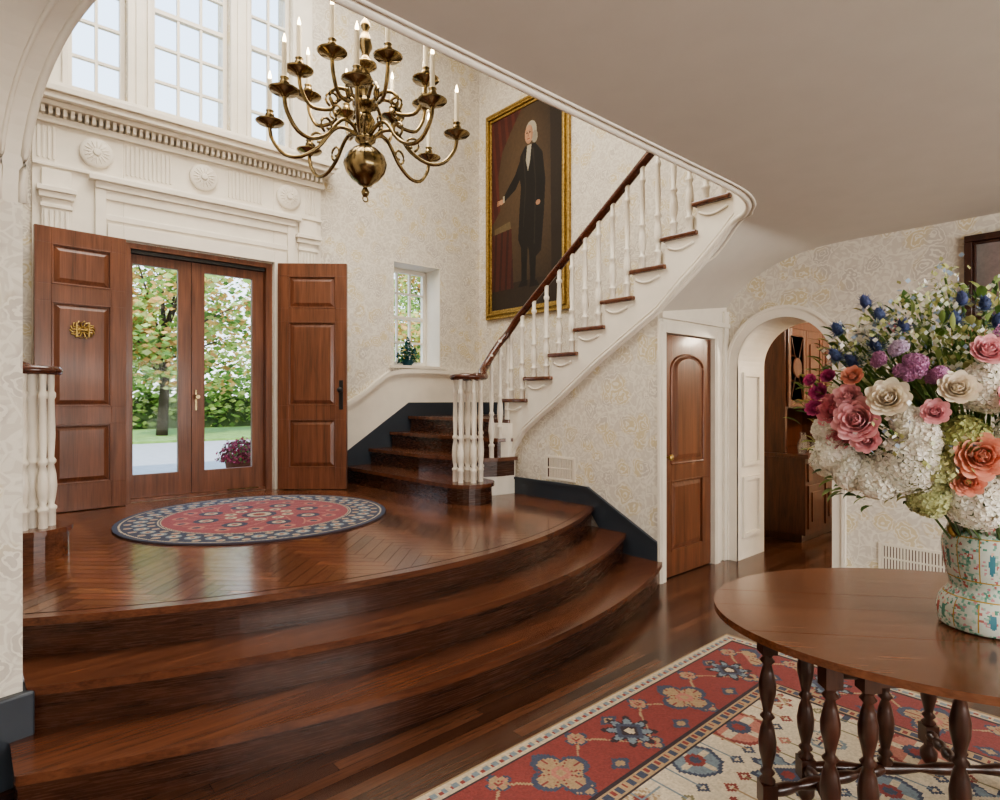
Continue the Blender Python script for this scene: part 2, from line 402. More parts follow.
def zbot(y):
    for i in range(len(bb)-1):
        if bb[i][0]<=y<=bb[i+1][0] and bb[i+1][0]>bb[i][0]:
            t=(y-bb[i][0])/(bb[i+1][0]-bb[i][0]); return bb[i][1]*(1-t)+bb[i+1][1]*t
    return bb[0][1] if y<bb[0][0] else bb[-1][1]
for i in range(len(ys)-1):
    y0,y1=ys[i],ys[i+1]; 
    if y1-y0<1e-4: continue
    zt_=ztop((y0+y1)/2); b.prism([(y0,zbot(y0+1e-5)),(y1,zbot(y1-1e-5)),(y1,zt_),(y0,zt_)],XS-0.045,XS-0.001,0,'x')
b.tube([(XS-0.045,y,zbot(y)+0.02) for y in np.linspace(2.0,4.49,50)],0.012,6,0)
b.tube([(XS-0.045,y,zbot(y)+0.055) for y in np.linspace(2.0,4.40,50)],0.006,6,0)
for k in range(5,13):
    yy=RY[k]; z=zt(k)-0.036
    b.tube([(XS-0.05,yy-0.02-0.22*t,z-0.03-0.10*math.sin(t*pi*0.5)*(1-t)-0.015) for t in np.linspace(0,1,10)],0.010,6,0)
bc=[(3.70,4.53),(3.74,4.42),(3.86,4.36),(4.0,4.34),(4.09,4.34),(4.09,4.53)]
b.prism(bc,ZP,zt(2)-0.034,0); b.prism([(3.92,4.53),(3.94,4.42),(4.0,4.345),(4.088,4.345),(4.088,4.53)],zt(2)-0.034,zt(4)-0.035,0)
b.make('stringer',['white'],st)
BPROF=[(0.024,0),(0.024,0.10),(0.030,0.11),(0.030,0.125),(0.016,0.14),(0.024,0.19),(0.031,0.26),(0.026,0.34),(0.016,0.40),(0.026,0.415),(0.026,0.43),(0.016,0.45),(0.022,0.6),(0.017,0.83),(0.024,0.845),(0.024,0.87),(0.016,0.885),(0.019,1.0)]
def baluster(b,x,y,z0,h,s=1.0):
    b.lathe([(r*s,z*h) for r,z in BPROF],(x,y,z0),10,0)
def zr(y): return 2.25+0.755*(4.3-y)
bl=B(); XB=XS-0.02
for k in range(5,13):
    dy=RY[k]-RY[k+1]
    for t in (0.22,0.72):
        y=RY[k]-dy*t; baluster(bl,XB,y,zt(k),zr(y)-0.02-zt(k),1.1)
vol=(3.43,4.27)
for i in range(6):
    a=2*pi*i/6+0.3; baluster(bl,vol[0]+0.115*math.cos(a),vol[1]+0.115*math.sin(a),zt(1),0.95)
baluster(bl,vol[0],vol[1],zt(1),0.95,1.3)
baluster(bl,3.66,4.36,zt(1),1.02); baluster(bl,3.82,4.39,zt(2),1.0); baluster(bl,3.95,4.41,zt(3),0.97); baluster(bl,4.06,4.42,zt(4),0.86)
bl.make('balusters',['white'],st)
b=B()
path=[]
for i in range(22):
    a=i/21*2.0*pi; r=0.02+0.12*i/21
    path.append((vol[0]-r*math.sin(a+0.2),vol[1]-r*math.cos(a+0.2),1.66))
pp=path+[(3.56,4.20,1.665),(3.68,4.36,1.72),(3.82,4.41,1.86),(3.95,4.43,2.0),(4.05,4.40,2.12),(XB,4.3,2.25)]
pp=sm(pp,3)+[Vector((XB,y,zr(y))) for y in np.linspace(4.2,1.95,12)]
b.tube(pp,0.042,12,0,sy=0.8); b.lathe([(0.02,0),(0.155,0.0),(0.17,0.02),(0.16,0.045),(0.05,0.055)],(vol[0],vol[1],1.635),24,0)
b.make('handrail',['rail'],st)
# baseboards
b=B(); b.prism([(3.42,ZP),(4.50,ZP),(4.50,0.665),(3.42,0.665)],XS-0.02,XS-0.0035,0,'x'); b.prism([(2.70,0.0),(3.0,0.0),(3.42,ZP),(3.42,0.665),(2.70,0.30)],XS-0.02,XS-0.0035,0,'x')
b.prism([(4.5,0.665),(4.5,0.69),(3.41,0.69),(3.42,0.665)],XS-0.03,XS-0.0035,0,'x'); b.prism([(3.42,0.665),(3.41,0.69),(2.70,0.325),(2.70,0.30)],XS-0.03,XS-0.0035,0,'x'); b.make('baseboard_stair',['dark'])
# wainscot front wall right
b=B(); cap=[(2.95,1.40),(3.22,1.43),(3.40,1.52),(3.58,1.66),(3.75,1.78),(3.95,1.82),(4.2,1.83),(XR-0.001,1.83)]
b.prism([(2.93,ZP)]+[(XR-0.001,ZP)]+[(x,z-0.08) for x,z in cap[::-1]]+[(2.93,1.30)],YF-0.02,YF-0.001,0,'y')
for i in range(len(cap)-1):
    p,q=cap[i],cap[i+1]; b.prism([(p[0],p[1]-0.05),(q[0],q[1]-0.05),(q[0],q[1]),(p[0],p[1])],YF-0.06,YF-0.001,0,'y'); b.prism([(p[0],p[1]-0.085),(q[0],q[1]-0.085),(q[0],q[1]-0.05),(p[0],p[1]-0.05)],YF-0.035,YF-0.001,0,'y')
b.make('trim_wainscot',['white'])
b=B(); b.prism([(2.93,ZP),(2.93,0.72),(3.2,0.85),(4.06,1.42),(XR-0.016,1.42),(XR-0.016,ZP)],YF-0.029,YF-0.019,0,'y')
b.box(XR-0.015,XR-0.001,2.9,YF-0.03,1.26,1.42,0); b.make('baseboard_front',['dark'])
b=B(); b.box(XR-0.02,XR,-4,1.70,0,0.14); b.make('baseboard_right',['white'],bevel=0.004)
# ---------------------------------------------------------------- left stair (partly seen)
ls=empty('staircase'); b=B()
cb=[(0.30+0.2*math.cos(a),4.45+0.2*math.sin(a)) for a in np.linspace(-pi*0.6,pi*0.25,10)]
P1=cb+[(0.36,4.9),(0.34,YF-0.01),(-2.9,YF-0.01),(-2.9,4.3),(0.1,4.3)]
b.prism(P1,zt(1)-0.03,zt(1),0); b.prism(offset(P1,-0.02)[:],ZP,zt(1)-0.03,0)
for k in range(2,8):
    x=0.34-0.27*(k-1)-0.1; b.box(-2.9,x,4.35,YF-0.01,zt(k)-0.03,zt(k),0); b.box(-2.9,x-0.02,4.35,YF-0.01,zt(k)-0.2,zt(k)-0.03,0)
b.make('treads',['stepwood'],ls,bevel=0.006)
b=B()
for i in range(6):
    a=2*pi*i/6; baluster(b,0.30+0.09*math.cos(a),4.43+0.09*math.sin(a),zt(1),0.9)
baluster(b,0.30,4.43,zt(1),0.9,1.6)
for k in range(2,8):
    for t in (0.05,0.18): x=0.34-0.27*(k-1)-0.1-t; baluster(b,x,4.42,zt(k),0.9)
b.make('balusters',['white'],ls)
b=B(); b.tube([(0.30,4.43,1.62),(0.2,4.42,1.66),(0.0,4.42,1.72),(-0.3,4.42,1.93),(-1.6,4.42,2.78)],0.036,10,0); b.lathe([(0.02,0),(0.14,0),(0.15,0.02),(0.14,0.045),(0.05,0.055)],(0.30,4.43,1.60),24,0); b.make('handrail',['rail'],ls)
# ---------------------------------------------------------------- entry door surround
b=B(); SX0,SX1=0.42,2.92
holewall(b,SX0,SX1,ZP,4.0,[(DX0-0.01,DX1+0.01,ZP,DZ+0.01)],YF-0.03,YF-0.001,'y')
for a,c in ((DX0-0.13,DX0-0.011),(DX1+0.011,DX1+0.13)): b.box(a,c,YF-0.06,YF-0.03,ZP,DZ+0.13)
b.box(DX0-0.011,DX1+0.011,YF-0.06,YF-0.03,DZ+0.011,DZ+0.13)
b.box(0.85,2.62,YF-0.075,YF-0.03,3.28,3.34); b.box(0.80,2.67,YF-0.11,YF-0.03,3.34,3.385); b.box(0.85,0.93,YF-0.06,YF-0.03,ZP,3.28); b.box(2.54,2.62,YF-0.06,YF-0.03,ZP,3.28)
b.box(0.93,2.54,YF-0.05,YF-0.03,3.02,3.07); b.box(0.93,2.54,YF-0.05,YF-0.03,3.20,3.28)
for x0 in (0.48,2.66):
    b.box(x0,x0+0.2,YF-0.06,YF-0.03,ZP,3.12)
    for i in range(5): b.box(x0+0.015+i*0.036,x0+0.038+i*0.036,YF-0.075,YF-0.06,ZP+0.3,3.02)
    b.box(x0-0.02,x0+0.22,YF-0.09,YF-0.03,3.12,3.17); b.box(x0-0.035,x0+0.235,YF-0.11,YF-0.03,3.17,3.21); b.box(x0-0.01,x0+0.21,YF-0.08,YF-0.03,3.04,3.07); b.box(x0,x0+0.2,YF-0.07,YF-0.03,3.21,3.36)
b.box(SX0,SX1,YF-0.06,YF-0.03,3.385,3.41)
for cx in (0.86,1.72,2.55):
    for r,dp in ((0.125,0.05),(0.10,0.04),(0.07,0.055),(0.03,0.07)):
        Tm=Matrix.Rotation(pi/2,3,'X'); b.lathe([(r,0),(r,dp-0.02),(r*0.85,dp-0.01),(0.001,dp-0.01)],(cx,YF-0.03,3.58),28,0,T=Tm)
    for i in range(16):
        a=2*pi*i/16; b.tube([(cx+0.04*math.cos(a),YF-0.075,3.58+0.04*math.sin(a)),(cx+0.095*math.cos(a),YF-0.07,3.58+0.095*math.sin(a))],0.007,5,0)
for x0,x1 in ((0.45,0.62),(1.08,1.50),(1.95,2.32),(2.74,2.9)):
    for i in range(int((x1-x0)/0.035)): b.box(x0+i*0.035,x0+i*0.035+0.018,YF-0.042,YF-0.03,3.45,3.72)
b.box(SX0-0.02,SX1+0.02,YF-0.07,YF-0.03,3.745,3.80)
for i in range(int((SX1-SX0+0.02)/0.05)): b.box(SX0+i*0.05,SX0+i*0.05+0.028,YF-0.12,YF-0.03,3.80,3.86)
b.box(SX0-0.04,SX1+0.04,YF-0.15,YF-0.03,3.86,3.90); b.box(SX0-0.08,SX1+0.08,YF-0.21,YF-0.03,3.90,3.95); b.box(SX0-0.11,SX1+0.11,YF-0.24,YF-0.03,3.95,4.0)
b.make('trim_door_surround',['white'],bevel=0.004)
# windows upper
b=B(); holewall(b,0.42,2.83,4.001,6.3,[(a-0.005,c+0.005,WZ0-0.005,WZ1+0.005) for a,c in WIN],YF-0.02,YF-0.001,'y')
for a,c in WIN:
    b.box(a-0.04,a-0.006,YF-0.04,YF-0.02,WZ0,WZ1+0.03); b.box(c+0.006,c+0.04,YF-0.04,YF-0.02,WZ0,WZ1+0.03)
b.box(0.42,2.83,YF-0.07,YF-0.02,WZ0-0.04,WZ0-0.006)
for x in (1.19,2.07): b.box(x-0.03,x+0.03,YF-0.035,YF-0.02,WZ0,6.2)
b.make('trim_windows',['white'],bevel=0.003)
def sash(name,x0,x1,z0,z1,y,cols,rows,fr=0.04):
    b=B(); b.box(x0+.001,x0+fr,y,y+0.05,z0+.001,z1-.001); b.box(x1-fr,x1-.001,y,y+0.05,z0+.001,z1-.001); b.box(x0+fr,x1-fr,y,y+0.05,z0+.001,z0+fr*1.3); b.box(x0+fr,x1-fr,y,y+0.05,z1-fr,z1-.001)
    zm=(z0+z1)/2
    b.box(x0+fr,x1-fr,y-0.003,y+0.051,zm-0.02,zm+0.02)
    for i in range(1,cols): x=x0+fr+(x1-x0-2*fr)*i/cols; b.box(x-0.012,x+0.012,y+0.005,y+0.045,z0+fr,z1-fr)
    for i in range(1,rows):
        z=z0+(z1-z0)*i/rows
        if abs(z-zm)>0.05: b.box(x0+fr,x1-fr,y+0.006,y+0.044,z-0.012,z+0.012)
    b.box(x0+fr,x1-fr,y+0.024,y+0.026,z0+fr,z1-fr,1)
    return b.make(name,['white','glass'])
for i,(a,c) in enumerate(WIN): sash('window_%d'%(i+1),a,c,WZ0,WZ1,YF+0.06,3 if i==1 else 2,6)
sash('window_4',3.862,4.538,1.872,3.118,YF+0.30,3,4,0.05)
for i,h in enumerate(BW): sash('window_%d'%(i+5),h[0],h[1],h[2],h[3],-4.08,3,4)
b=B(); b.box(3.79,4.61,YF-0.06,YF-0.001,1.835,1.871); b.box(3.851,4.549,YF-0.001,YF+0.35,1.8705,1.8715)
for a,c in ((3.8505,3.861),(4.539,4.5495)): b.box(a,c,YF-0.005,YF+0.355,1.872,3.1295)
b.box(3.861,4.539,YF-0.005,YF+0.355,3.119,3.1295); b.make('trim_window_niche',['cream'])
b=B()
for i in range(480):
    a=random.uniform(0,2*pi); rr=random.uniform(0,0.15); z=1.90+random.uniform(0.0,0.34)*(1-rr/0.22)
    p=Vector((4.15+rr*math.cos(a),YF+0.14+rr*math.sin(a)*0.6,z)); d=Vector((random.uniform(-1,1),random.uniform(-1,1),random.uniform(0,1))).normalized()*0.04; s_=d.cross(Vector((0,0,1))).normalized()*0.014
    c=random.choice([hx('2F5A45'),hx('3F7A5A'),hx('2C6A78'),hx('1F4035')])
    b.add([p,p+d*0.5+s_,p+d,p+d*0.5-s_],[(0,1,2,3)],0,False,c)
b.lathe([(0.05,0),(0.07,0.06),(0.07,0.08)],(4.15,YF+0.14,1.872),14,0,col=hx('3C6A74'))
b.make('potted_plant',['leaf'],color=True)
# ---------------------------------------------------------------- doors
def panel_door(b,w,h,t,panels,mat=0):
    holewall(b,0,w,0,h,panels,-t/2,t/2,'y',mat)
    for x0,x1,z0,z1 in panels:
        b.box(x0,x1,-t*0.15,t*0.15,z0,z1,mat)
        for sgn in (-1,1):
            o=0.02; q=0.055
            A=[(x0+o,z0+o),(x1-o,z0+o),(x1-o,z1-o),(x0+o,z1-o)]; Q=[(x0+q,z0+q),(x1-q,z0+q),(x1-q,z1-q),(x0+q,z1-q)]
            vs=[(p[0],sgn*t*0.15,p[1]) for p in A]+[(p[0],sgn*t*0.42,p[1]) for p in Q]
            b.add(vs,[(0,1,5,4),(1,2,6,5),(2,3,7,6),(3,0,4,7),(4,5,6,7)],mat)
            for (a,c,d,e_) in ((x0,x1,z0,z0+0.012),(x0,x1,z1-0.012,z1),(x0,x0+0.012,z0,z1),(x1-0.012,x1,z0,z1)):
                b.box(a,c,min(0,sgn*t*0.56),max(0,sgn*t*0.56),d,e_,mat)
lh=DZ-ZP-0.015
def leafdoor(name,hx_,hy,ang,w,knock):
    b=B(); b.M=Matrix.Translation((hx_,hy,ZP+0.008))@Matrix.Rotation(ang,4,'Z')
    pn=[(0.11,w-0.11,0.22,0.72),(0.11,w-0.11,0.86,1.72),(0.11,w-0.11,1.86,lh-0.13)]
    panel_door(b,w,lh,0.05,pn)
    if knock:
        for sgn in (-1,1):
            for k in range(14):
                a=2*pi*k/14; b.tube([(w/2+0.015*math.cos(a),sgn*0.03,1.5+0.015*math.sin(a)),(w/2+0.075*math.cos(a),sgn*0.035,1.5+0.055*math.sin(a)),(w/2+0.09*math.cos(a+0.4),sgn*0.03,1.5+0.075*math.sin(a+0.4))],0.008,5,1)
            b.box(w/2-0.05,w/2-0.036,-0.045 if sgn<0 else 0,0.045 if sgn>0 else 0,1.44,1.56,1); b.box(w/2+0.036,w/2+0.05,-0.045 if sgn<0 else 0,0.045 if sgn>0 else 0,1.44,1.56,1); b.box(w/2-0.036,w/2+0.036,-0.045 if sgn<0 else 0,0.045 if sgn>0 else 0,1.493,1.507,1)
    for sgn in (-1,1):
        b.box(w-0.075,w-0.035,min(sgn*0.024,sgn*0.032),max(sgn*0.024,sgn*0.032),0.82,1.12,2)
        b.lathe([(0.012,0),(0.012,0.03),(0.028,0.04),(0.028,0.06),(0.01,0.068)],(w-0.055,sgn*0.03,1.02),12,2,T=Matrix.Rotation(-sgn*pi/2,3,'X'))
    return b.make(name,['doorwood','gold','black'],bevel=0.002)
leafdoor('door_1',1.06,YF-0.13,pi+math.atan2(0.05,0.62),0.64,True)
leafdoor('door_2',2.42,YF-0.11,-math.radians(40),0.70,False)
b=B(); y0,y1=YF+0.06,YF+0.11
b.box(DX0+.001,DX0+0.05,YF-0.02,YF+0.2,ZP,DZ-.001); b.box(DX1-0.06,DX1-.001,YF-0.02,YF+0.2,ZP,DZ-.001); b.box(DX0+0.05,DX1-0.06,YF-0.02,YF+0.2,DZ-0.05,DZ-.001); b.box(DX0+0.05,DX1-0.06,YF,YF+0.2,ZP+.001,ZP+0.03)
for x0,x1 in ((DX0+0.05,1.64),(1.644,DX1-0.06)):
    s_=0.115; sl=0.03 if x0<1.3 else s_
    b.box(x0,x0+sl,y0,y1,ZP+0.03,DZ-0.05); b.box(x1-s_,x1,y0,y1,ZP+0.03,DZ-0.05)
    b.box(x0+sl,x1-s_,y0,y1,ZP+0.03,ZP+0.24); b.box(x0+sl,x1-s_,y0,y1,DZ-0.17,DZ-0.05)
    b.box(x0+sl,x1-s_,y0+0.02,y0+0.023,ZP+0.24,DZ-0.17,1)
b.box(1.67,1.69,y0-0.01,y0,1.35,1.55,2); b.lathe([(0.01,0),(0.01,0.04),(0.025,0.05),(0.02,0.07)],(1.68,y0-0.005,1.48),12,2,T=Matrix.Rotation(pi/2,3,'X'))
b.box(1.95,2.25,YF-0.02,YF-0.001,ZP+0.03,ZP+0.04,2)
b.make('door_3',['doorwood','glass','brass'],bevel=0.002)
b=B(); b.box(1.13,2.32,YF+0.0,YF+0.05,DZ-0.085,DZ-0.052); b.make('trim_door_closer',['black'])
# closet door
w,h,t=CX1-CX0-0.01,1.975,0.045
b=B(); b.M=Matrix.Translation((CX0+0.005,2.74,0.008))
x0,x1=0.13,w-0.13; pn=[(x0,x1,0.20,0.78),(x0,x1,0.92,1.82)]
panel_door(b,w,h,t,[pn[0]])
cx=(x0+x1)/2; R_=(x1-x0)/2
def archpoly(o):
    r=R_-o; return [(x0+o,0.92+o),(x1-o,0.92+o)]+[(cx+r*math.cos(a),1.70+0.12*(r/R_)*math.sin(a)) for a in np.linspace(0,pi,16)]
outer=archpoly(0)
b.tube([(p[0],-t/2,p[1]) for p in outer+[outer[0]]],0.012,6,0)
A=archpoly(0.03); Q=archpoly(0.07); n=len(A)
b.add([(p[0],-t/2-0.001,p[1]) for p in A]+[(p[0],-t/2-0.016,p[1]) for p in Q],[(i,(i+1)%n,n+(i+1)%n,n+i) for i in range(n)]+[list(range(n,2*n))],0)
b.lathe([(0.01,0),(0.01,0.03),(0.026,0.04),(0.026,0.055),(0.01,0.065)],(0.055,-t/2,0.98),12,1,T=Matrix.Rotation(pi/2,3,'X'))
b.make('door_4',['doorwood','gold'],bevel=0.002)
b=B(); 
for a,c in ((4.085,CX0),(CX1,CX1+0.09)): b.box(a,c,2.675,2.70,0,2.07); b.box(a+0.02,a+0.035,2.668,2.675,0,2.05)
b.box(CX0,CX1,2.675,2.70,1.99,2.07); b.box(5.12,5.199,2.68,2.70,0,2.25)
b.box(4.105,5.195,2.665,2.70,2.10,2.14); b.box(4.172,4.1745,2.70,2.8,0,1.99); b.make('trim_closet',['white'],bevel=0.003)
# arch casing & panelled reveal
b=B()
def archpath(r,x): return [(x,2.2-r,0)]+[(x,2.2-r*math.cos(a),sz+r*math.sin(a)) for a in np.linspace(0,pi,28)]+[(x,2.2+r,0)]
for r0,r1,dp in ((0.395,0.47,0.02),(0.47,0.495,0.035)):
    p0=archpath(r0,0);p1=archpath(r1,0); n=len(p0)
    vs=[(XR-dp,p[1],p[2]) for p in p0]+[(XR-dp,p[1],p[2]) for p in p1]+[(XR,p[1],p[2]) for p in p0]+[(XR,p[1],p[2]) for p in p1]
    fs=[]
    for i in range(n-1): fs+=[(i,i+1,n+i+1,n+i),(i,i+1,2*n+i+1,2*n+i),(n+i,n+i+1,3*n+i+1,3*n+i)]
    b.add(vs,fs,0)
p=archpath(0.395,0); n=len(p); vs=[(XR-0.02,q[1],q[2]) for q in p]+[(XR+0.52,q[1],q[2]) for q in p]
b.add(vs,[(i,i+1,n+i+1,n+i) for i in range(n-1)],0)
for z0,z1 in ((0.2,0.75),(0.85,1.7)):
    for yy,dy in ((2.594,-0.018),(1.806,0.018)):
        for (a,c,d,e_) in ((XR+0.08,XR+0.42,z0,z0+0.035),(XR+0.08,XR+0.42,z1-0.035,z1),(XR+0.08,XR+0.115,z0+.035,z1-.035),(XR+0.385,XR+0.42,z0+.035,z1-.035)):
            b.box(a,c,min(yy,yy+dy),max(yy,yy+dy),d,e_)
b.make('trim_arch',['white'])
# far room
b=B(); b.box(5.7,9.5,3.05,3.15,0,2.7); b.box(9.4,9.5,-1,3.05,0,2.7); b.box(5.7,9.5,-1.1,-1,0,2.7); b.make('wall_pantry',['cream'])
b=B(); b.box(5.7,9.5,-1.1,3.15,2.6,2.7); b.make('ceiling_pantry',['ceil'])
b=B(); X0,X1=6.32,7.7
b.box(X0,X1,2.45,3.045,0.08,0.86); b.box(X0-0.03,X1,2.41,3.045,0.86,0.90); b.box(X0+0.04,X1,2.5,3.045,0,0.08)
for i in range(3):
    a=X0+0.05+i*0.45; b.box(a,a+0.4,2.435,2.45,0.62,0.80); b.box(a,a+0.4,2.435,2.45,0.14,0.58); b.box(a+0.07,a+0.33,2.425,2.436,0.21,0.51); b.lathe([(0.008,0),(0.018,0.02),(0.01,0.03)],(a+0.2,2.435,0.71),8,1,T=Matrix.Rotation(pi/2,3,'X'))
b.box(X0,X0+0.05,2.65,3.045,0.9,2.2); b.box(X1-0.05,X1,2.65,3.045,0.9,2.2); b.box(X0,X1,2.62,3.045,2.2,2.34); b.box(X0-0.04,X1+0.04,2.57,3.045,2.34,2.40); b.box(X0+.05,X1-.05,3.0,3.045,0.9,2.2)
b.box(X0+.05,X1-.05,2.66,3.0,1.36,1.40)
for z in (1.65,1.92): b.box(X0+.05,X1-.05,2.72,3.0,z,z+0.02)
for i in range(3):
    a=X0+0.03+i*0.45; z0,z1=1.38,2.2
    b.box(a,a+0.06,2.625,2.645,z0,z1); b.box(a+0.38,a+0.44,2.625,2.645,z0,z1); b.box(a+.06,a+0.38,2.625,2.645,z0,z0+0.07); b.box(a+.06,a+0.38,2.625,2.645,z1-0.08,z1)
    if i==0:
        b.tube([(a+0.08,2.63,z0+0.1),(a+0.36,2.63,z1-0.1)],0.006,5,0); b.tube([(a+0.36,2.63,z0+0.1),(a+0.08,2.63,z1-0.1)],0.006,5,0)
        b.lathe([(0.10,0),(0.11,0.01),(0.10,0.02)],(a+0.22,2.64,(z0+z1)/2),18,0,T=Matrix.Rotation(pi/2,3,'X'))
    else: b.box(a+.06,a+.38,2.634,2.642,z0+.07,z1-.08); b.box(a+.11,a+.33,2.624,2.635,z0+.13,z1-.14)
b.make('pantry_cabinet',['cabwood','brass'],bevel=0.003)
b=B()
for i in range(9):
    x=X0+0.10+0.145*i; b.lathe([(0.02,0),(0.035,0.004),(0.05,0.05),(0.045,0.12),(0.018,0.16),(0.016,0.2),(0.022,0.21)],(x,2.52+0.03*(i%2),0.902),12,0)
b.make('glass_decanters',['bottle'])
def grille(name,x,y0,y1,z0,z1):
    b=B(); b.box(x-0.012,x,y0,y1,z0,z0+0.02); b.box(x-0.012,x,y0,y1,z1-0.02,z1); b.box(x-0.012,x,y0,y0+0.02,z0+.02,z1-.02); b.box(x-0.012,x,y1-0.02,y1,z0+.02,z1-.02); b.box(x-0.003,x,y0+.02,y1-.02,z0+.02,z1-.02,1)
    n=int((y1-y0-0.04)/0.02)
    for i in range(n): b.box(x-0.01,x-.003,y0+0.025+i*0.02,y0+0.038+i*0.02,z0+.02,z1-.02)
    b.box(x-0.011,x-.003,y0+.02,y1-.02,(z0+z1)/2-0.006,(z0+z1)/2+0.006); b.make(name,['cream','rail'])
grille('vent_grille',XS-0.001,3.56,3.92,0.71,0.93); grille('vent_grille',XR-0.001,1.02,1.48,0.15,0.37)
# ---------------------------------------------------------------- coloured grids
def grid(name,org,du,dv,nu,nv,colf,mat,mask=None,parent=None,thick=0):
    org,du,dv=map(np.array,(org,du,dv)); U,V=np.meshgrid(np.linspace(0,1,nu),np.linspace(0,1,nv),indexing='ij')
    P=org+U[...,None]*du+V[...,None]*dv; col=colf((U[:-1,:-1]+U[1:,1:])/2,(V[:-1,:-1]+V[1:,1:])/2)
    idx=np.arange(nu*nv).reshape(nu,nv); F=np.stack([idx[:-1,:-1],idx[1:,:-1],idx[1:,1:],idx[:-1,1:]],-1).reshape(-1,4); C_=col.reshape(-1,3)
    if mask is not None: mk=mask((U[:-1,:-1]+U[1:,1:])/2,(V[:-1,:-1]+V[1:,1:])/2).reshape(-1); F=F[mk]; C_=C_[mk]
    me=bpy.data.meshes.new(name); me.from_pydata(P.reshape(-1,3).tolist(),[],F.tolist()); me.materials.append(M[mat])
    at=me.color_attributes.new('Col','FLOAT_COLOR','CORNER'); at.data.foreach_set('color',np.repeat(np.concatenate([C_,np.ones((len(C_),1))],1),4,axis=0).astype(np.float32).ravel())
    ob=bpy.data.objects.new(name,me); bpy.context.scene.collection.objects.link(ob)
    if parent: ob.parent=parent
    return ob
RED=np.array(hx('8E3F3A')); NAV=np.array(hx('474E63')); CRM=np.array(hx('D0BFA3')); TAN=np.array(hx('AD9270')); BLU=np.array(hx('7E8C94')); PNK=np.array(hx('BB7C6C')); DK=np.array(hx('38292F')); OLV=np.array(hx('857E5C'))
def motif(c,x,y,kind,R,cols):
    ax,ay=np.abs(x),np.abs(y); r=np.hypot(x,y); th=np.arctan2(y,x)
    if kind==0:
        s=R*(0.78+0.22*np.cos(8*th)); c[r<s]=cols[0]; c[r<s*0.82]=cols[1]; c[(ax+ay)<R*0.62]=cols[2]; c[(ax+ay)<R*0.40]=cols[0]; c[r<R*0.18]=cols[3]
    elif kind==1:
        d=np.maximum(ax*1.0,ay*1.0)+0.45*np.minimum(ax,ay); c[d<R]=cols[0]; c[d<R*0.85]=cols[1]; c[(np.minimum(ax,ay)<R*0.13)&(d<R*0.8)]=cols[2]; c[d<R*0.38]=cols[3]; c[d<R*0.2]=cols[0]
    elif kind==2:
        s=(ax+ay*0.7); st_=np.floor(s/(R*0.16)); c[(s<R)]=cols[0]; c[(s<R)&(st_%2==1)]=cols[1]; c[s<R*0.35]=cols[2]; 
        h=(ay<R*0.1)&(ax<R*1.3); c[h]=cols[3]; c[(ax<R*0.08)&(ay<R*1.5)]=cols[3]
    else:
        s=R*(0.55+0.45*np.abs(np.cos(2*th))**0.6); c[r<s]=cols[0]; c[r<s*0.8]=cols[1]; c[(r<s*0.8)&(np.abs(np.sin(6*th))<0.25)]=cols[2]; c[r<R*0.3]=cols[3]; c[r<R*0.15]=cols[1]
RX0,RX1,RY0,RY1=-0.6,3.5,-1.6,1.82; RW=RX1-RX0; RH=RY1-RY0
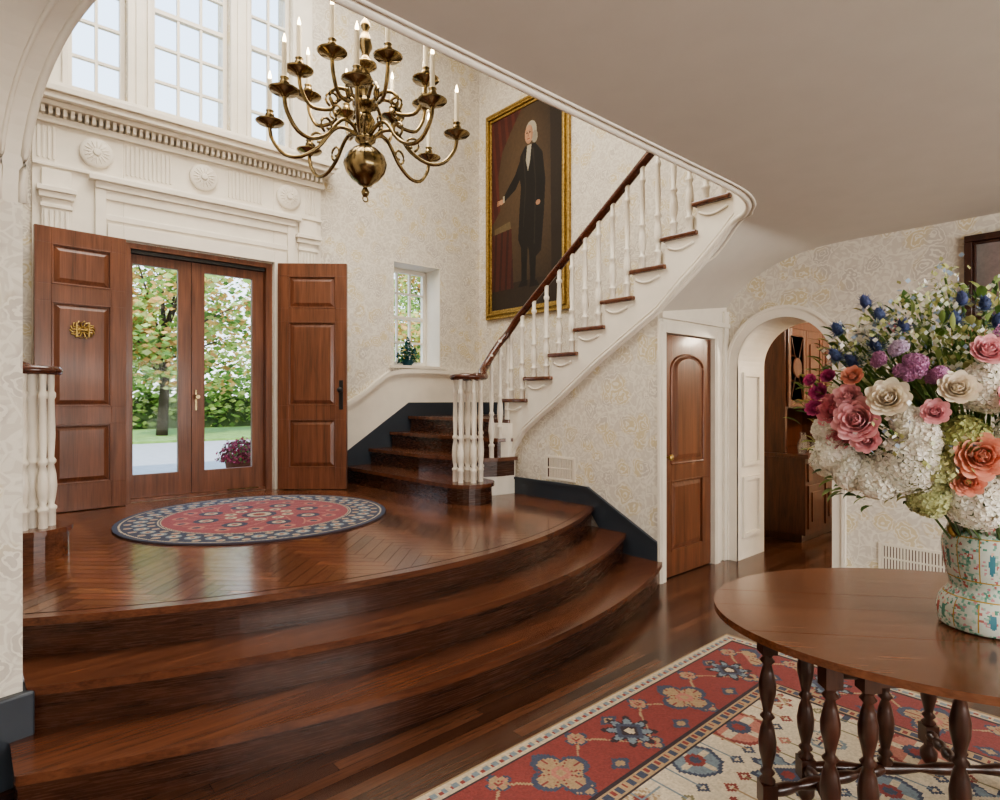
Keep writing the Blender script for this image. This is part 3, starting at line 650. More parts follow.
def rugcol(U,V):
    x=U*RW; y=V*RH; q=0.009; x=np.floor(x/q)*q; y=np.floor(y/q)*q
    dx=np.minimum(x,RW-x); dy=np.minimum(y,RH-y); e=np.minimum(dx,dy)
    c=np.zeros(x.shape+(3,)); c[:]=CRM
    c[e<0.015]=TAN*0.8
    along=np.where(dy<dx,x,y)
    g=(e>0.02)&(e<0.075); c[g]=CRM*0.95; g2=g&(((along/0.05)%1)<0.5)&(np.abs(e-0.048)<0.015); c[g2]=BLU; g3=g&(((along/0.05)%1)>0.7)&(np.abs(e-0.048)<0.01); c[g3]=RED
    c[(e>=0.075)&(e<0.087)]=DK
    bd=(e>=0.087)&(e<0.43); c[bd]=RED
    ec=e-0.258; wv=0.085*np.sin(along*2*pi/0.44); c[bd&(np.abs(ec-wv)<0.008)]=TAN
    P=0.22; k=np.floor(along/P); lx=(along/P-k-0.5)*P
    for oy,ph in ((0.115,0),(-0.115,1)):
        t=c.copy(); motif(t,lx,ec-oy,3,0.055,[NAV,TAN,PNK,RED]); m_=bd&((k%2)==ph)&(np.abs(ec-oy)<0.06); c[m_]=t[m_]
        m_=bd&((k%2)!=ph)&((np.abs(lx)+np.abs(ec-oy)*1.3)<0.055); c[m_]=NAV; m_=m_&((np.abs(lx)+np.abs(ec-oy)*1.3)<0.028); c[m_]=TAN
    P2=0.44; k2=np.floor(along/P2+0.25); lx2=((along/P2+0.25)-k2-0.5)*P2
    t=c.copy(); motif(t,lx2,ec,0,0.125,[DK,BLU,NAV,CRM]); m_=bd&(k2%2==0)&(np.hypot(lx2,ec)<0.13); c[m_]=t[m_]
    t=c.copy(); motif(t,lx2,ec,3,0.135,[NAV,TAN,RED,PNK]); m_=bd&(k2%2==1)&(np.hypot(lx2,ec)<0.14); c[m_]=t[m_]
    c[(e>=0.43)&(e<0.442)]=DK
    g=(e>=0.442)&(e<0.50); c[g]=TAN*1.15; c[g&(((along/0.07)%1)<0.45)&(np.abs(e-0.471)<0.017)]=NAV; c[g&(np.abs(((along/0.07)%1)-0.72)<0.1)&(np.abs(e-0.471)<0.013)]=RED
    c[(e>=0.50)&(e<0.51)]=DK
    fld=e>=0.51; c[fld]=np.array(hx('D9CBB2'))
    G=0.36
    pal=[[NAV,BLU,CRM,RED],[RED,PNK,CRM,NAV],[TAN,CRM,RED,BLU],[BLU,CRM,NAV,RED],[RED,TAN,CRM,NAV]]
    cxm,cym=RW/2,RH/2
    for i in range(-8,9):
        for j in range(-8,9):
            px=cxm+i*G+(G/2 if j%2 else 0); py=cym+j*G*0.8
            kk=(abs(i)*3+abs(j)*5)%7; r=0.085+0.06*((abs(i)+abs(j)*2)%3)/2
            mm=fld&(np.abs(x-px)<G*0.5)&(np.abs(y-py)<G*0.45)
            if not mm.any(): continue
            sub=c[mm]; motif(sub,(x-px)[mm],(y-py)[mm],kk%4,r,pal[kk%5]); 
            q1=np.abs(np.abs(x-px)-G*0.36)[mm]; q2=np.abs(np.abs(y-py)-G*0.30)[mm]; dd=q1+q2
            sub[dd<0.032]=[RED,NAV,OLV,PNK][kk%4]; sub[dd<0.013]=CRM
            sub[(q1<0.005)&(np.abs(y-py)[mm]<G*0.30)]=[OLV,TAN,BLU][kk%3]
            c[mm]=sub
    d=np.maximum(np.abs(x-cxm)*0.85,np.abs(y-cym))+0.5*np.minimum(np.abs(x-cxm)*0.85,np.abs(y-cym))
    for R_,cc in ((0.55,NAV),(0.52,RED),(0.40,CRM),(0.37,BLU),(0.25,RED),(0.12,CRM)): c[d<R_]=cc
    c=c*(0.85+0.2*np.random.rand(*x.shape,1)); return c
rg=empty('area_rug'); 
grid('pile',(RX0,RY0,0.013),(RW,0,0),(0,RH,0),456,380,rugcol,'rug',parent=rg)
b=B(); b.box(RX0,RX1,RY0,RY1,0.001,0.0122); b.make('backing',['rug'],rg)
def rndcol(U,V):
    x=(U-0.5)*2; y=(V-0.5)*2; r=np.hypot(x,y); th=np.arctan2(y,x); c=np.zeros(x.shape+(3,)); R2=np.array(hx('964850')); c[:]=R2
    N2=np.array(hx('323B54')); C2=CRM*0.9
    sn=np.sin(th*10+r*18); c[(np.abs(sn)<0.16)&(r<0.6)]=PNK
    for n,rr,sz_,cc in ((8,0.40,0.09,N2),(8,0.40,0.05,C2),(8,0.40,0.025,R2),(16,0.57,0.055,PNK),(16,0.57,0.028,N2),(10,0.22,0.045,C2),(10,0.22,0.02,N2)):
        o=pi/8 if n==16 else 0
        a=(np.round((th-o)/(2*pi/n)))*(2*pi/n)+o; d=np.hypot(x-rr*np.cos(a),y-rr*np.sin(a)); c[d<sz_]=cc
    c[r<0.13]=N2; c[r<0.09]=C2; c[r<0.05]=RED
    c[(r>0.69)&(r<0.715)]=C2; c[(r>0.697)&(r<0.706)]=N2; bd=(r>=0.715)&(r<0.95); c[bd]=N2
    n=36; a=np.round(th/(2*pi/n))*(2*pi/n); d=np.hypot(x-0.83*np.cos(a),y-0.83*np.sin(a)); c[bd&(d<0.05)]=BLU*1.1; c[bd&(d<0.032)]=C2; c[bd&(d<0.016)]=RED
    a2=(np.round(th/(2*pi/n)-0.5)+0.5)*(2*pi/n)
    for ro in (0.755,0.905): d=np.hypot(x-ro*np.cos(a2),y-ro*np.sin(a2)); c[bd&(d<0.028)]=C2*0.8; c[bd&(d<0.012)]=PNK
    c[(r>=0.95)&(r<0.962)]=C2; c[r>=0.962]=N2
    return c*(0.85+0.2*np.random.rand(*x.shape,1))
rr_=empty('round_rug'); cxr,cyr,rr=1.76,4.84,0.99
grid('pile',(cxr-rr,cyr-rr,ZP+0.0145),(2*rr,0,0),(0,2*rr,0),280,280,rndcol,'rug',mask=lambda U,V:np.hypot(U-0.5,V-0.5)<0.499,parent=rr_)
b=B(); b.lathe([(rr-0.005,ZP+0.003),(rr-0.005,ZP+0.0142)],(cxr,cyr,0),64,0,col=(0.1,0.08,0.1)); b.make('backing',['rug'],rr_,color=True)
# ---------------------------------------------------------------- portrait
PY0,PY1,PZ0,PZ1=4.58,6.04,2.50,5.18
pt=empty('portrait_painting')
def inpoly(x,y,poly):
    ins=np.zeros(x.shape,bool); n=len(poly)
    for i in range(n):
        x0,y0=poly[i]; x1,y1=poly[(i+1)%n]
        cnd=((y0>y)!=(y1>y))&(x<(x1-x0)*(y-y0)/((y1-y0)+1e-12)+x0); ins^=cnd
    return ins
def paintcol(U,V):
    x=U; y=V; c=np.zeros(x.shape+(3,)); base=np.array(hx('55422F')); c[:]=base
    c*= (0.45+0.85*np.clip(1-np.hypot(x-0.35,y-0.62)*1.5,0,1)+0.08*np.sin(7*x+5*y))[...,None]
    c[(y<0.13)]=np.array(hx('33261A')); 
    m=inpoly(x,y,[(0.0,0.45),(0.0,1),(0.45,1),(0.28,0.9),(0.16,0.82),(0.10,0.7),(0.13,0.52)]); c[m]=np.array(hx('4A2019')); m2=m&(np.sin(x*60+y*14)>0.3); c[m2]=np.array(hx('5E2A20'))
    m=inpoly(x,y,[(0.86,0.15),(0.84,1),(1,1),(1,0.15)]); c[m]=np.array(hx('2A2018'))
    m=inpoly(x,y,[(0.0,0.10),(0.0,0.40),(0.30,0.42),(0.33,0.10)]); c[m]=np.array(hx('4E231A')); m2=m&(np.sin(x*70-y*8)>0.4); c[m2]=np.array(hx('3A1A14'))
    m=inpoly(x,y,[(0.04,0.40),(0.04,0.43),(0.28,0.45),(0.30,0.41)]); c[m]=np.array(hx('6A5A40'))
    blk=np.array(hx('15110F')); skin=np.array(hx('BE9072')); wh=np.array(hx('AFA795'))
    for P in ([(0.43,0.76),(0.50,0.80),(0.64,0.80),(0.74,0.74),(0.78,0.6),(0.76,0.45),(0.72,0.26),(0.60,0.22),(0.50,0.34),(0.46,0.28),(0.40,0.34),(0.42,0.5),(0.44,0.6),(0.42,0.66)],
              [(0.46,0.77),(0.36,0.68),(0.18,0.585),(0.17,0.555),(0.36,0.60),(0.48,0.68)],
              [(0.44,0.36),(0.54,0.36),(0.52,0.12),(0.45,0.12)],[(0.55,0.36),(0.66,0.36),(0.64,0.11),(0.57,0.11)],
              [(0.40,0.10),(0.53,0.10),(0.53,0.13),(0.44,0.13)],[(0.56,0.09),(0.70,0.09),(0.66,0.12),(0.57,0.12)]): c[inpoly(x,y,P)]=blk
    for P in ([(0.60,0.78),(0.64,0.6),(0.62,0.3),(0.635,0.3),(0.655,0.6),(0.62,0.78)],[(0.47,0.76),(0.50,0.6),(0.47,0.4),(0.48,0.4),(0.515,0.6),(0.49,0.77)]): c[inpoly(x,y,P)]=np.array(hx('2E2620'))
    m=inpoly(x,y,[(0.51,0.73),(0.53,0.80),(0.59,0.80),(0.57,0.72),(0.54,0.67)]); c[m]=wh
    c[((x-0.583)/0.078)**2+((y-0.866)/0.050)**2<1]=wh
    c[((x-0.635)/0.04)**2+((y-0.83)/0.03)**2<1]=wh*0.75
    fm=((x-0.553)/0.056)**2+((y-0.853)/0.047)**2<1; c[fm]=skin; c[fm&(x>0.585)]=skin*0.75
    c[fm&(y<0.822)]=skin*0.85
    for ex in (0.527,0.567): c[((x-ex)/0.012)**2+((y-0.862)/0.0035)**2<1]=blk*2; c[((x-ex)/0.016)**2+((y-0.871)/0.002)**2<1]=wh*0.5
    c[(np.abs(x-0.545)<0.006)&(y>0.843)&(y<0.862)]=skin*0.65; c[((x-0.547)/0.02)**2+((y-0.832)/0.0028)**2<1]=np.array(hx('8A4A3A'))
    c[((x-0.148)/0.04)**2+((y-0.563)/0.013)**2<1]=skin
    for q_ in range(4): c[((x-0.105+0.002*q_)/0.022)**2+((y-0.572+q_*0.007)/0.0028)**2<1]=skin
    c[(np.abs(x-0.185)<0.012)&(np.abs(y-0.573)<0.018)]=wh
    c[((x-0.68)/0.03)**2+((y-0.50)/0.013)**2<1]=skin*0.8
    return c
fr=0.11
grid('canvas',(XR-0.03,PY1-fr,PZ0+fr),(0,-(PY1-PY0-2*fr),0),(0,0,PZ1-PZ0-2*fr),240,440,paintcol,'canvas',parent=pt)
b=B()
def framebox(b,x,y0,y1,z0,z1,fr,layers):
    for o,w_,dp in layers:
        a0,a1,c0,c1=y0+o,y1-o,z0+o,z1-o
        b.box(x-dp,x,a0,a1,c0,c0+w_); b.box(x-dp,x,a0,a1,c1-w_,c1); b.box(x-dp,x,a0,a0+w_,c0+w_,c1-w_); b.box(x-dp,x,a1-w_,a1,c0+w_,c1-w_)
framebox(b,XR-0.001,PY0,PY1,PZ0,PZ1,fr,[(0,0.03,0.05),(0.03,0.05,0.035),(0.05,0.025,0.07),(0.08,0.03,0.045)])
b.make('frame',['gold'],pt,bevel=0.006)
pm=empty('framed_picture'); b=B(); framebox(b,XR-0.001,0.15,0.95,1.96,2.58,0.06,[(0,0.045,0.05),(0.045,0.02,0.03)]); b.make('frame',['legwood'],pm,bevel=0.005)
grid('canvas',(XR-0.02,0.89,2.02),(0,-0.68,0),(0,0,0.5),30,24,lambda U,V:np.stack([0.30+0.2*V+0.1*np.sin(9*U),0.28+0.2*V,0.25+0.2*V],-1)*0.5,'canvas',parent=pm)
# ---------------------------------------------------------------- chandelier
ch=empty('chandelier'); CX,CY=2.10,3.76; b=B(); Z0=2.87
body=[(0.004,0),(0.02,0.01),(0.03,0.035),(0.018,0.06),(0.012,0.07),(0.045,0.085),(0.06,0.10),(0.095,0.125),(0.135,0.175),(0.15,0.23),(0.135,0.285),(0.09,0.33),(0.05,0.35),(0.045,0.37),(0.07,0.39),(0.075,0.41),(0.04,0.43),(0.03,0.46),(0.05,0.49),(0.07,0.53),(0.05,0.57),(0.035,0.60),(0.06,0.62),(0.09,0.635),(0.09,0.655),(0.05,0.67),(0.03,0.70),(0.045,0.76),(0.065,0.80),(0.04,0.85),(0.03,0.88),(0.06,0.90),(0.08,0.915),(0.08,0.93),(0.04,0.95),(0.025,1.0),(0.05,1.05),(0.035,1.12),(0.02,1.16),(0.035,1.19),(0.03,1.22),(0.01,1.25)]
b.lathe(body,(CX,CY,Z0),28,0)
b.tube([(CX+0.02*math.cos(a),CY,Z0-0.012+0.02*math.sin(a)) for a in np.linspace(0,2*pi,14)],0.005,6,0)
for i in range(100):
    z=Z0+1.27+i*0.045; 
    if z>ZT-0.05: break
    pts=[((0.012*math.cos(a)),0.026*math.sin(a)) for a in np.linspace(0,2*pi,11)]
    b.tube([(CX+(p[0] if i%2 else 0),CY+(0 if i%2 else p[0]),z+p[1]) for p in pts],0.004,5,0)
b.lathe([(0.01,0),(0.06,0.02),(0.07,0.05)],(CX,CY,ZT-0.05),20,0)
cand=B(); blb=B()
def arm(ang,R_,z0,zp,dip,hc):
    ca_,sa_=math.cos(ang),math.sin(ang)
    prof=[(0.05,z0),(0.12,z0+0.05),(0.19,z0+0.055),(0.25,z0+0.0),(0.30*R_/0.6+0.0,z0-0.09),(R_*0.68,dip),(R_*0.85,dip+0.01),(R_*0.97,(dip+zp)/2),(R_,zp-0.02),(R_,zp)]
    b.tube(sm([(CX+r*ca_,CY+r*sa_,z) for r,z in prof],3),0.0135,8,0)
    sc=[(R_*0.50+0.05*math.cos(t)*(1-t/9),z0+0.0+0.05*math.sin(t)*(1-t/9)) for t in np.linspace(-1.2,5,14)]
    b.tube([(CX+r*ca_,CY+r*sa_,z-0.03) for r,z in sc],0.009,6,0)
    c=(CX+R_*ca_,CY+R_*sa_,zp)
    b.lathe([(0.01,-0.02),(0.025,-0.01),(0.03,0.0),(0.085,0.015),(0.095,0.025),(0.090,0.027),(0.03,0.012),(0.02,0.02),(0.018,0.035),(0.032,0.05),(0.030,0.075),(0.02,0.09),(0.028,0.10),(0.024,0.105)],c,18,0)
    cand.lathe([(0.016,0.095),(0.016,0.095+hc)],c,10,0)
    blb.lathe([(0.006,0),(0.012,0.015),(0.010,0.03),(0.002,0.06)],(c[0],c[1],c[2]+0.095+hc),10,0)
for i in range(8): arm(2*pi*i/8+0.2,0.64,Z0+0.42,3.33,Z0+0.26,0.22)
for i in range(8): arm(2*pi*i/8+0.2+pi/8,0.45,Z0+0.66,3.61,Z0+0.54,0.22)
b.make('body',['brass'],ch); cand.make('candles',['wax'],ch); blb.make('bulbs',['bulb'],ch)
# ---------------------------------------------------------------- gateleg table
tc=LD(1.5,1.92,0); TM=Matrix(((RT.x,FW.x,0,tc.x),(RT.y,FW.y,0,tc.y),(0,0,1,0),(0,0,0,1)))
tt=empty('gateleg_table'); b=B(); ZTB=0.75
ell=[(0.775*math.cos(a),0.58*math.sin(a)) for a in np.linspace(0,2*pi,97)[:-1]]
for y0,y1 in ((-0.7,-0.2012),(-0.1988,0.0399),(0.0411,0.1988),(0.2012,0.7)):
    c=clip(ell,[(-1,y0),(1,y0),(1,y1),(-1,y1)]); b.prism(c,ZTB-0.022,ZTB,0)
ob=b.make('top',['tablewood'],tt,bevel=0.006); ob.matrix_world=TM@Matrix.Rotation(math.radians(-8),4,'Z')
def turned(b,x,y,z0,z1,s=1.0):
    h=z1-z0
    prof=[(0.022,0),(0.026,0.02),(0.014,0.05),(0.024,0.08),(0.014,0.11),(0.018,0.15),(0.027,0.24),(0.029,0.32),(0.022,0.42),(0.013,0.48),(0.024,0.51),(0.013,0.54),(0.018,0.60),(0.027,0.69),(0.028,0.76),(0.019,0.86),(0.013,0.91),(0.024,0.94),(0.014,0.97),(0.024,1.0)]
    b.lathe([(r*s,z0+z*h) for r,z in prof],(x,y,0),14,0)
b=B(); b.M=TM
def leg(x,y):
    b.lathe([(0.018,0),(0.030,0.02),(0.030,0.045),(0.016,0.065),(0.02,0.085)],(x,y,0.0145),12,0)
    b.box(x-0.025,x+0.025,y-0.025,y+0.025,0.095,0.165); turned(b,x,y,0.165,0.60); b.box(x-0.025,x+0.025,y-0.025,y+0.025,0.60,0.727)
def stretch(p,q,z):
    p=Vector((p[0],p[1],z)); q=Vector((q[0],q[1],z)); n=30
    b.tube([p.lerp(q,i/n) for i in range(n+1)],[0.012+0.010*abs(math.sin(i*pi*4/n)) for i in range(n+1)],10,0)
fl=[(-0.42,-0.16),(0.40,-0.16),(0.40,0.22),(-0.40,0.24)]
for p in fl: leg(*p)
for i in range(4): stretch(fl[i],fl[(i+1)%4],0.13)
for x0,x1,y in ((-0.41,0.40,-0.16),(-0.40,0.40,0.23)): b.box(x0,x1,y-0.012,y+0.012,0.61,0.727)
for x in (-0.41,0.4): b.box(x-0.012,x+0.012,-0.16,0.22,0.61,0.727)
for (hx0,hy0),(gx,gy) in (((-0.12,0.23),(-0.60,0.10)),((-0.15,-0.16),(-0.52,-0.14)),((0.15,-0.17),(0.45,-0.36)),((0.15,0.23),(0.20,0.46))):
    leg(gx,gy); stretch((hx0,hy0),(gx,gy),0.13); turned(b,hx0,hy0,0.15,0.62)
    p=Vector((hx0,hy0,0.64)); q=Vector((gx,gy,0.64)); b.tube([p,q],0.018,4,0)
b.make('frame',['legwood'],tt)
# vase
vc=LD(1.5,1.85,ZTB+0.001)
prof=[(0.095,0.0),(0.118,0.004),(0.125,0.02),(0.128,0.05),(0.120,0.085),(0.098,0.115),(0.094,0.13),(0.098,0.15),(0.108,0.19),(0.114,0.24),(0.112,0.27),(0.100,0.30),(0.098,0.32),(0.112,0.345),(0.118,0.352),(0.112,0.353),(0.09,0.32),(0.09,0.2)]
ps=[Vector((r,0,z)) for r,z in prof]; ps=sm(ps,9); SEG=220; nr=len(ps)
Zv=np.array([(ps[i].z+ps[i+1].z)/2 for i in range(nr-1)])[:,None].repeat(SEG,1); Av=(np.arange(SEG)[None,:]+0.5)/SEG*2*pi+0*Zv
rs=np.random.RandomState(11); NS=2600; sa=rs.rand(NS)*2*pi; sz_=rs.rand(NS)*0.36
near=np.zeros(Av.shape,int); dmin=np.zeros(Av.shape)
for i in range(nr-1):
    dd=np.hypot(np.abs((Av[i][:,None]-sa+pi)%(2*pi)-pi)*0.11,Zv[i][:,None]-sz_); near[i]=dd.argmin(-1); dmin[i]=dd.min(-1)
CEL=np.array(hx('D3DCD2'))
pal=np.array([CEL,hx('7FAE9E'),hx('D09AA0'),CEL,CEL,hx('5C9482'),CEL,CEL,hx('A4C6B6'),hx('C07A76')])
pick=rs.randint(0,10,NS); cv=pal[pick[near]]; cv[dmin>0.0042]=CEL
u=(Av*4/(2*pi)+0.15)%1
gb=(((Zv>0.10)&(Zv<0.155))|((Zv>0.285)&(Zv<0.35))); pal2=np.array([hx('7FAE9E'),hx('5C9482'),hx('9CC2B0'),hx('CC9098'),CEL,hx('7FAE9E'),hx('A4C6B6'),hx('B86E68'),CEL,hx('6A9E8C')]); c2=pal2[pick[near]]; c2[dmin>0.0045]=CEL*0.9; cv[gb]=c2[gb]
side_=(np.abs(u-0.5)>0.34)&~gb; cv[side_]=c2[side_]
edge=((np.abs(np.abs(u-0.5)-0.335)<0.01)&(((Zv>0.157)&(Zv<0.283))|((Zv>0.013)&(Zv<0.092)))); cv[edge]=hx('B89A50')
for zc_,hh in ((0.215,0.034),(0.052,0.024)):
    for uo,cc in ((-0.17,'4F8A9A'),(-0.02,'B4605A'),(0.14,'5C9482')):
        m=(((u-0.5-uo)/0.045)**2+((Zv-zc_)/hh)**2<1); cv[m]=hx(cc); m=(((u-0.5-uo)/0.02)**2+((Zv-zc_-hh*0.95)/0.006)**2<1); cv[m]=hx('E6C8B4')
for z0_,z1_,cc in ((0.10,0.103,'B89A50'),(0.153,0.156,'B89A50'),(0.284,0.287,'B89A50'),(0.320,0.323,'B89A50'),(0.347,0.36,'B89A50')): cv[(Zv>z0_)&(Zv<z1_)]=hx(cc)
b=B(); vs=[(p.x*math.cos(2*pi*k/SEG),p.x*math.sin(2*pi*k/SEG),p.z) for p in ps for k in range(SEG)]
b.add(vs,[],0)
for i in range(nr-1):
    for k in range(SEG): b.f.append([i*SEG+k,i*SEG+(k+1)%SEG,(i+1)*SEG+(k+1)%SEG,(i+1)*SEG+k]); b.m.append(0); b.s.append(True); b.c.append(tuple(cv[i,k]))
b.f.append(list(range(SEG))[::-1]); b.m.append(0); b.s.append(False); b.c.append((.8,.8,.8))
for a in (0.9,2.5,4.1,5.6):
    b.tube([((0.100+0.022*math.sin(t))*math.cos(a),(0.100+0.022*math.sin(t))*math.sin(a),0.28+0.05*t/3) for t in np.linspace(0,pi,8)],0.008,6,1)
ob=b.make('porcelain_vase',['vase','gold'],color=True); ob.location=vc
# ---------------------------------------------------------------- bouquet
fl_=B()
def frame(nv):
    nv=nv.normalized(); a=nv.cross(Vector((0,0,1))) if abs(nv.z)<0.9 else nv.cross(Vector((1,0,0))); a.normalize(); return a,nv.cross(a),nv
def petal(c,rad,nrm_,L_,W_,a0,a1,col):
    side=nrm_.cross(rad); vs=[]; p=Vector(c); nv=5; pos=p.copy(); rows=[]
    for i in range(nv+1):
        v=i/nv; a=a0+(a1-a0)*v
        if i>0: pos=pos+(rad*math.sin(a)+nrm_*math.cos(a))*(L_/nv)
        wd=W_*math.sin(pi*(0.14+0.70*v))
        for u in (-1,-0.5,0,0.5,1): vs.append(pos+side*wd*u-rad*(wd*0.45*u*u)+nrm_*(-0.10*L_*u*u*v))
    for i in range(nv):
        f=0.86+0.24*i/nv; cc=tuple(min(1,x*f) for x in col)
        fl_.add(vs[i*5:(i+2)*5],[(k,k+1,6+k,5+k) for k in range(4)],0,True,cc)
def jit(c,s=0.1):
    f=1+random.uniform(-s,s); return tuple(min(1,max(0,x*f*(1+random.uniform(-s,s)*0.3))) for x in c)
def rose(c,nv,R_,col,layers=7):
    a,b_,n=frame(Vector(nv)); c=Vector(c)-n*R_*0.5
    for k in range(layers):
        m=3+k; f=(k+1)/layers
        for i in range(m):
            t=2*pi*i/m+k*1.1; rad=a*math.cos(t)+b_*math.sin(t)
            L_=R_*(1.0+0.25*f); W_=R_*(0.28+0.36*f)
            petal(c+rad*R_*0.05*k,rad,n,L_*random.uniform(.92,1.08),W_,0.15+f*0.8,-0.75+f*1.65,jit(tuple(x*(0.9+0.1*f) for x in col),0.05))
def floretball(c,R_,col,n=110,ps=0.016):
    c=Vector(c)
    for i in range(n):
        z=1-2*(i+0.5)/n; r=math.sqrt(1-z*z); t=i*2.399963; d=Vector((r*math.cos(t),r*math.sin(t),z)); p=c+d*R_*random.uniform(0.86,1.05)
        a,b_,nn_=frame(d+Vector((random.uniform(-.3,.3),random.uniform(-.3,.3),random.uniform(-.3,.3)))); cc=jit(col,0.06); rt=random.random()*2
        for q in range(4):
            t=rt+q*pi/2; e1=a*math.cos(t)+b_*math.sin(t); e2=a*math.cos(t+pi/2)+b_*math.sin(t+pi/2)
            fl_.add([p,p+e1*ps*0.7+e2*ps*0.5+nn_*0.003,p+e1*ps*1.15,p+e1*ps*0.7-e2*ps*0.5+nn_*0.003],[(0,1,2,3)],0,False,cc)
def thistle(c,nv,R_,col):
    a,b_,n=frame(Vector(nv)); c=Vector(c)
    fl_.lathe([(R_*0.1,-R_*0.6),(R_*0.4,-R_*0.3),(R_*0.5,0.1*R_),(R_*0.35,R_*0.6),(R_*0.05,R_*0.9)],c,8,0,col,T=Matrix((a,b_,n)).transposed())
    for i in range(46):
        th=random.uniform(0,2*pi); ph=random.uniform(-0.3,1.3); d=(a*math.cos(th)+b_*math.sin(th))*math.cos(ph)+n*math.sin(ph); e1=d.cross(n); 
        if e1.length<0.01: continue
        e1.normalize(); p=c+d*R_*0.4; fl_.add([p+e1*R_*0.10,p-e1*R_*0.10,p+d*R_*0.7],[(0,1,2)],0,False,jit(col,0.3))
    for i in range(11):
        t=2*pi*i/11; d=(a*math.cos(t)+b_*math.sin(t)); e1=d.cross(n); p=c-n*R_*0.45; fl_.add([p+e1*R_*0.15,p-e1*R_*0.15,p+d*R_*1.7+n*R_*0.1],[(0,1,2)],0,False,jit(hx('6F8C9C'),0.2))
def leafm(c,d,L_,W_,col):
    c=Vector(c); d=Vector(d).normalized(); s_=d.cross(Vector((random.uniform(-.4,.4),random.uniform(-.4,.4),1))); 
    if s_.length<0.05: s_=Vector((1,0,0))
    s_.normalize(); up=s_.cross(d); vs=[c]
    for v,wd,dr in ((0.3,0.9,0.06),(0.6,1.0,0.05),(0.85,0.5,-0.02)):
        m=c+d*L_*v+up*L_*dr; vs+=[m+s_*W_*wd+up*W_*0.3,m,m-s_*W_*wd+up*W_*0.3]
    vs.append(c+d*L_-up*L_*0.1)
    fl_.add(vs,[(0,1,2),(0,2,3),(1,4,5,2),(2,5,6,3),(4,7,8,5),(5,8,9,6),(7,10,8),(8,10,9)],0,True,col)
BC=(1.49,1.85,1.42)
def onfront(px,py,dep=1.0,side=-1):
    # a point on the bouquet's bulging front surface
    d=BC[1]
    for _ in range(6):
        l=(px-500)/600*d; z=1.45-(py-400)/600*d; q=((l-BC[0])/0.60)**2+((z-BC[2])/0.46)**2; d=BC[1]+side*0.36*dep*math.sqrt(max(0.02,1-q))
    l=(px-500)/600*d; z=1.45-(py-400)/600*d; p=LD(l,d,z); return p,(p-LD(*BC[:2],BC[2]-0.18))
greens=[hx('5A7A3C'),hx('7C9850'),hx('46643A'),hx('98A866'),hx('B3B070')]
WH=hx('FFFBF0'); PK=hx('F4A6B2'); PK2=hx('F8C0C6'); CO=hx('F2B09A'); CR=hx('FBF0DE'); MV=hx('C690B6'); MG=hx('D4649A'); BL=hx('4C5A84'); GN=hx('CACE9C')
stems=[]
for px,py,r,cc in ((903,462,0.080,WH),(872,478,0.060,WH),(976,503,0.080,WH),(987,380,0.065,WH),(828,452,0.062,WH),(845,472,0.052,WH),(925,500,0.05,GN),(935,468,0.055,GN),(962,436,0.055,hx('B9BE80')),(1040,440,0.09,WH),(1060,370,0.08,PK),(1090,430,0.08,GN),(1030,500,0.08,WH),(918,438,0.05,WH),(822,428,0.04,WH),(905,420,0.04,WH)):
    p,n=onfront(px,py); floretball(p-n.normalized()*r*0.5,r,cc,int(110+1000*r),0.014); stems.append(p)
for px,py,r,cc in ((857,420,0.050,PK2),(834,410,0.042,PK),(838,438,0.030,PK),(888,398,0.042,CR),(852,376,0.024,CO),(981,456,0.048,CO),(968,482,0.030,CO),(818,392,0.022,MG),(828,376,0.018,MG),(989,350,0.035,PK2),(958,388,0.036,CR),(814,408,0.02,MG),(810,380,0.016,MG),(935,412,0.028,PK2),(1030,400,0.055,PK),(1060,480,0.05,CO),(866,440,0.03,PK2),(848,396,0.03,PK2)):
    p,n=onfront(px,py,1.12); rose(p,n.normalized()-FW*0.5,r,cc); stems.append(p)
for px,py,r,cc in ((918,366,0.034,MV),(904,374,0.024,MV),(935,374,0.026,MV),(896,348,0.022,hx('D9C6DC')),(878,362,0.018,MV),(1020,340,0.05,MV)):
    p,n=onfront(px,py,1.05)
    for _ in range(3): floretball(p+Vector((random.gauss(0,r*.4),random.gauss(0,r*.4),random.gauss(0,r*.35))),r*0.65,cc,34,0.008)
    stems.append(p)
for px,py in ((838,330),(866,303),(880,316),(904,326),(876,346),(955,320),(985,305),(962,300),(836,356),(998,322),(852,362),(1040,290)):
    p,n=onfront(px,py,0.7); thistle(p,n+Vector((0,0,0.3)),0.03,jit(BL,0.2)); stems.append(p)
for px,py in ((940,288),(925,312),(900,336),(955,335),(930,340),(970,330),(945,300),(915,300),(885,332),(990,340),(1010,300),(945,278),(872,330),(860,345),(975,362),(940,355),(955,455),(890,430),(850,350),(895,318),(912,345)):
    p,n=onfront(px,py,0.6 if py<400 else 1.1)
    for i in range(40):
        q=p+Vector((random.gauss(0,.03),random.gauss(0,.03),random.gauss(0,.035))); a,b_,nn_=frame(Vector((random.gauss(0,1),random.gauss(0,1),random.gauss(0,1)))); s_=0.008
        fl_.add([q+a*s_,q+b_*s_,q-a*s_,q-b_*s_],[(0,1,2,3)],0,False,jit(random.choice([WH,WH,hx('D9DEBC'),hx('A0B0C4'),hx('B9BC80'),hx('B9BC80')]),0.1))
    stems.append(p)
cen=LD(BC[0],BC[1],1.36)
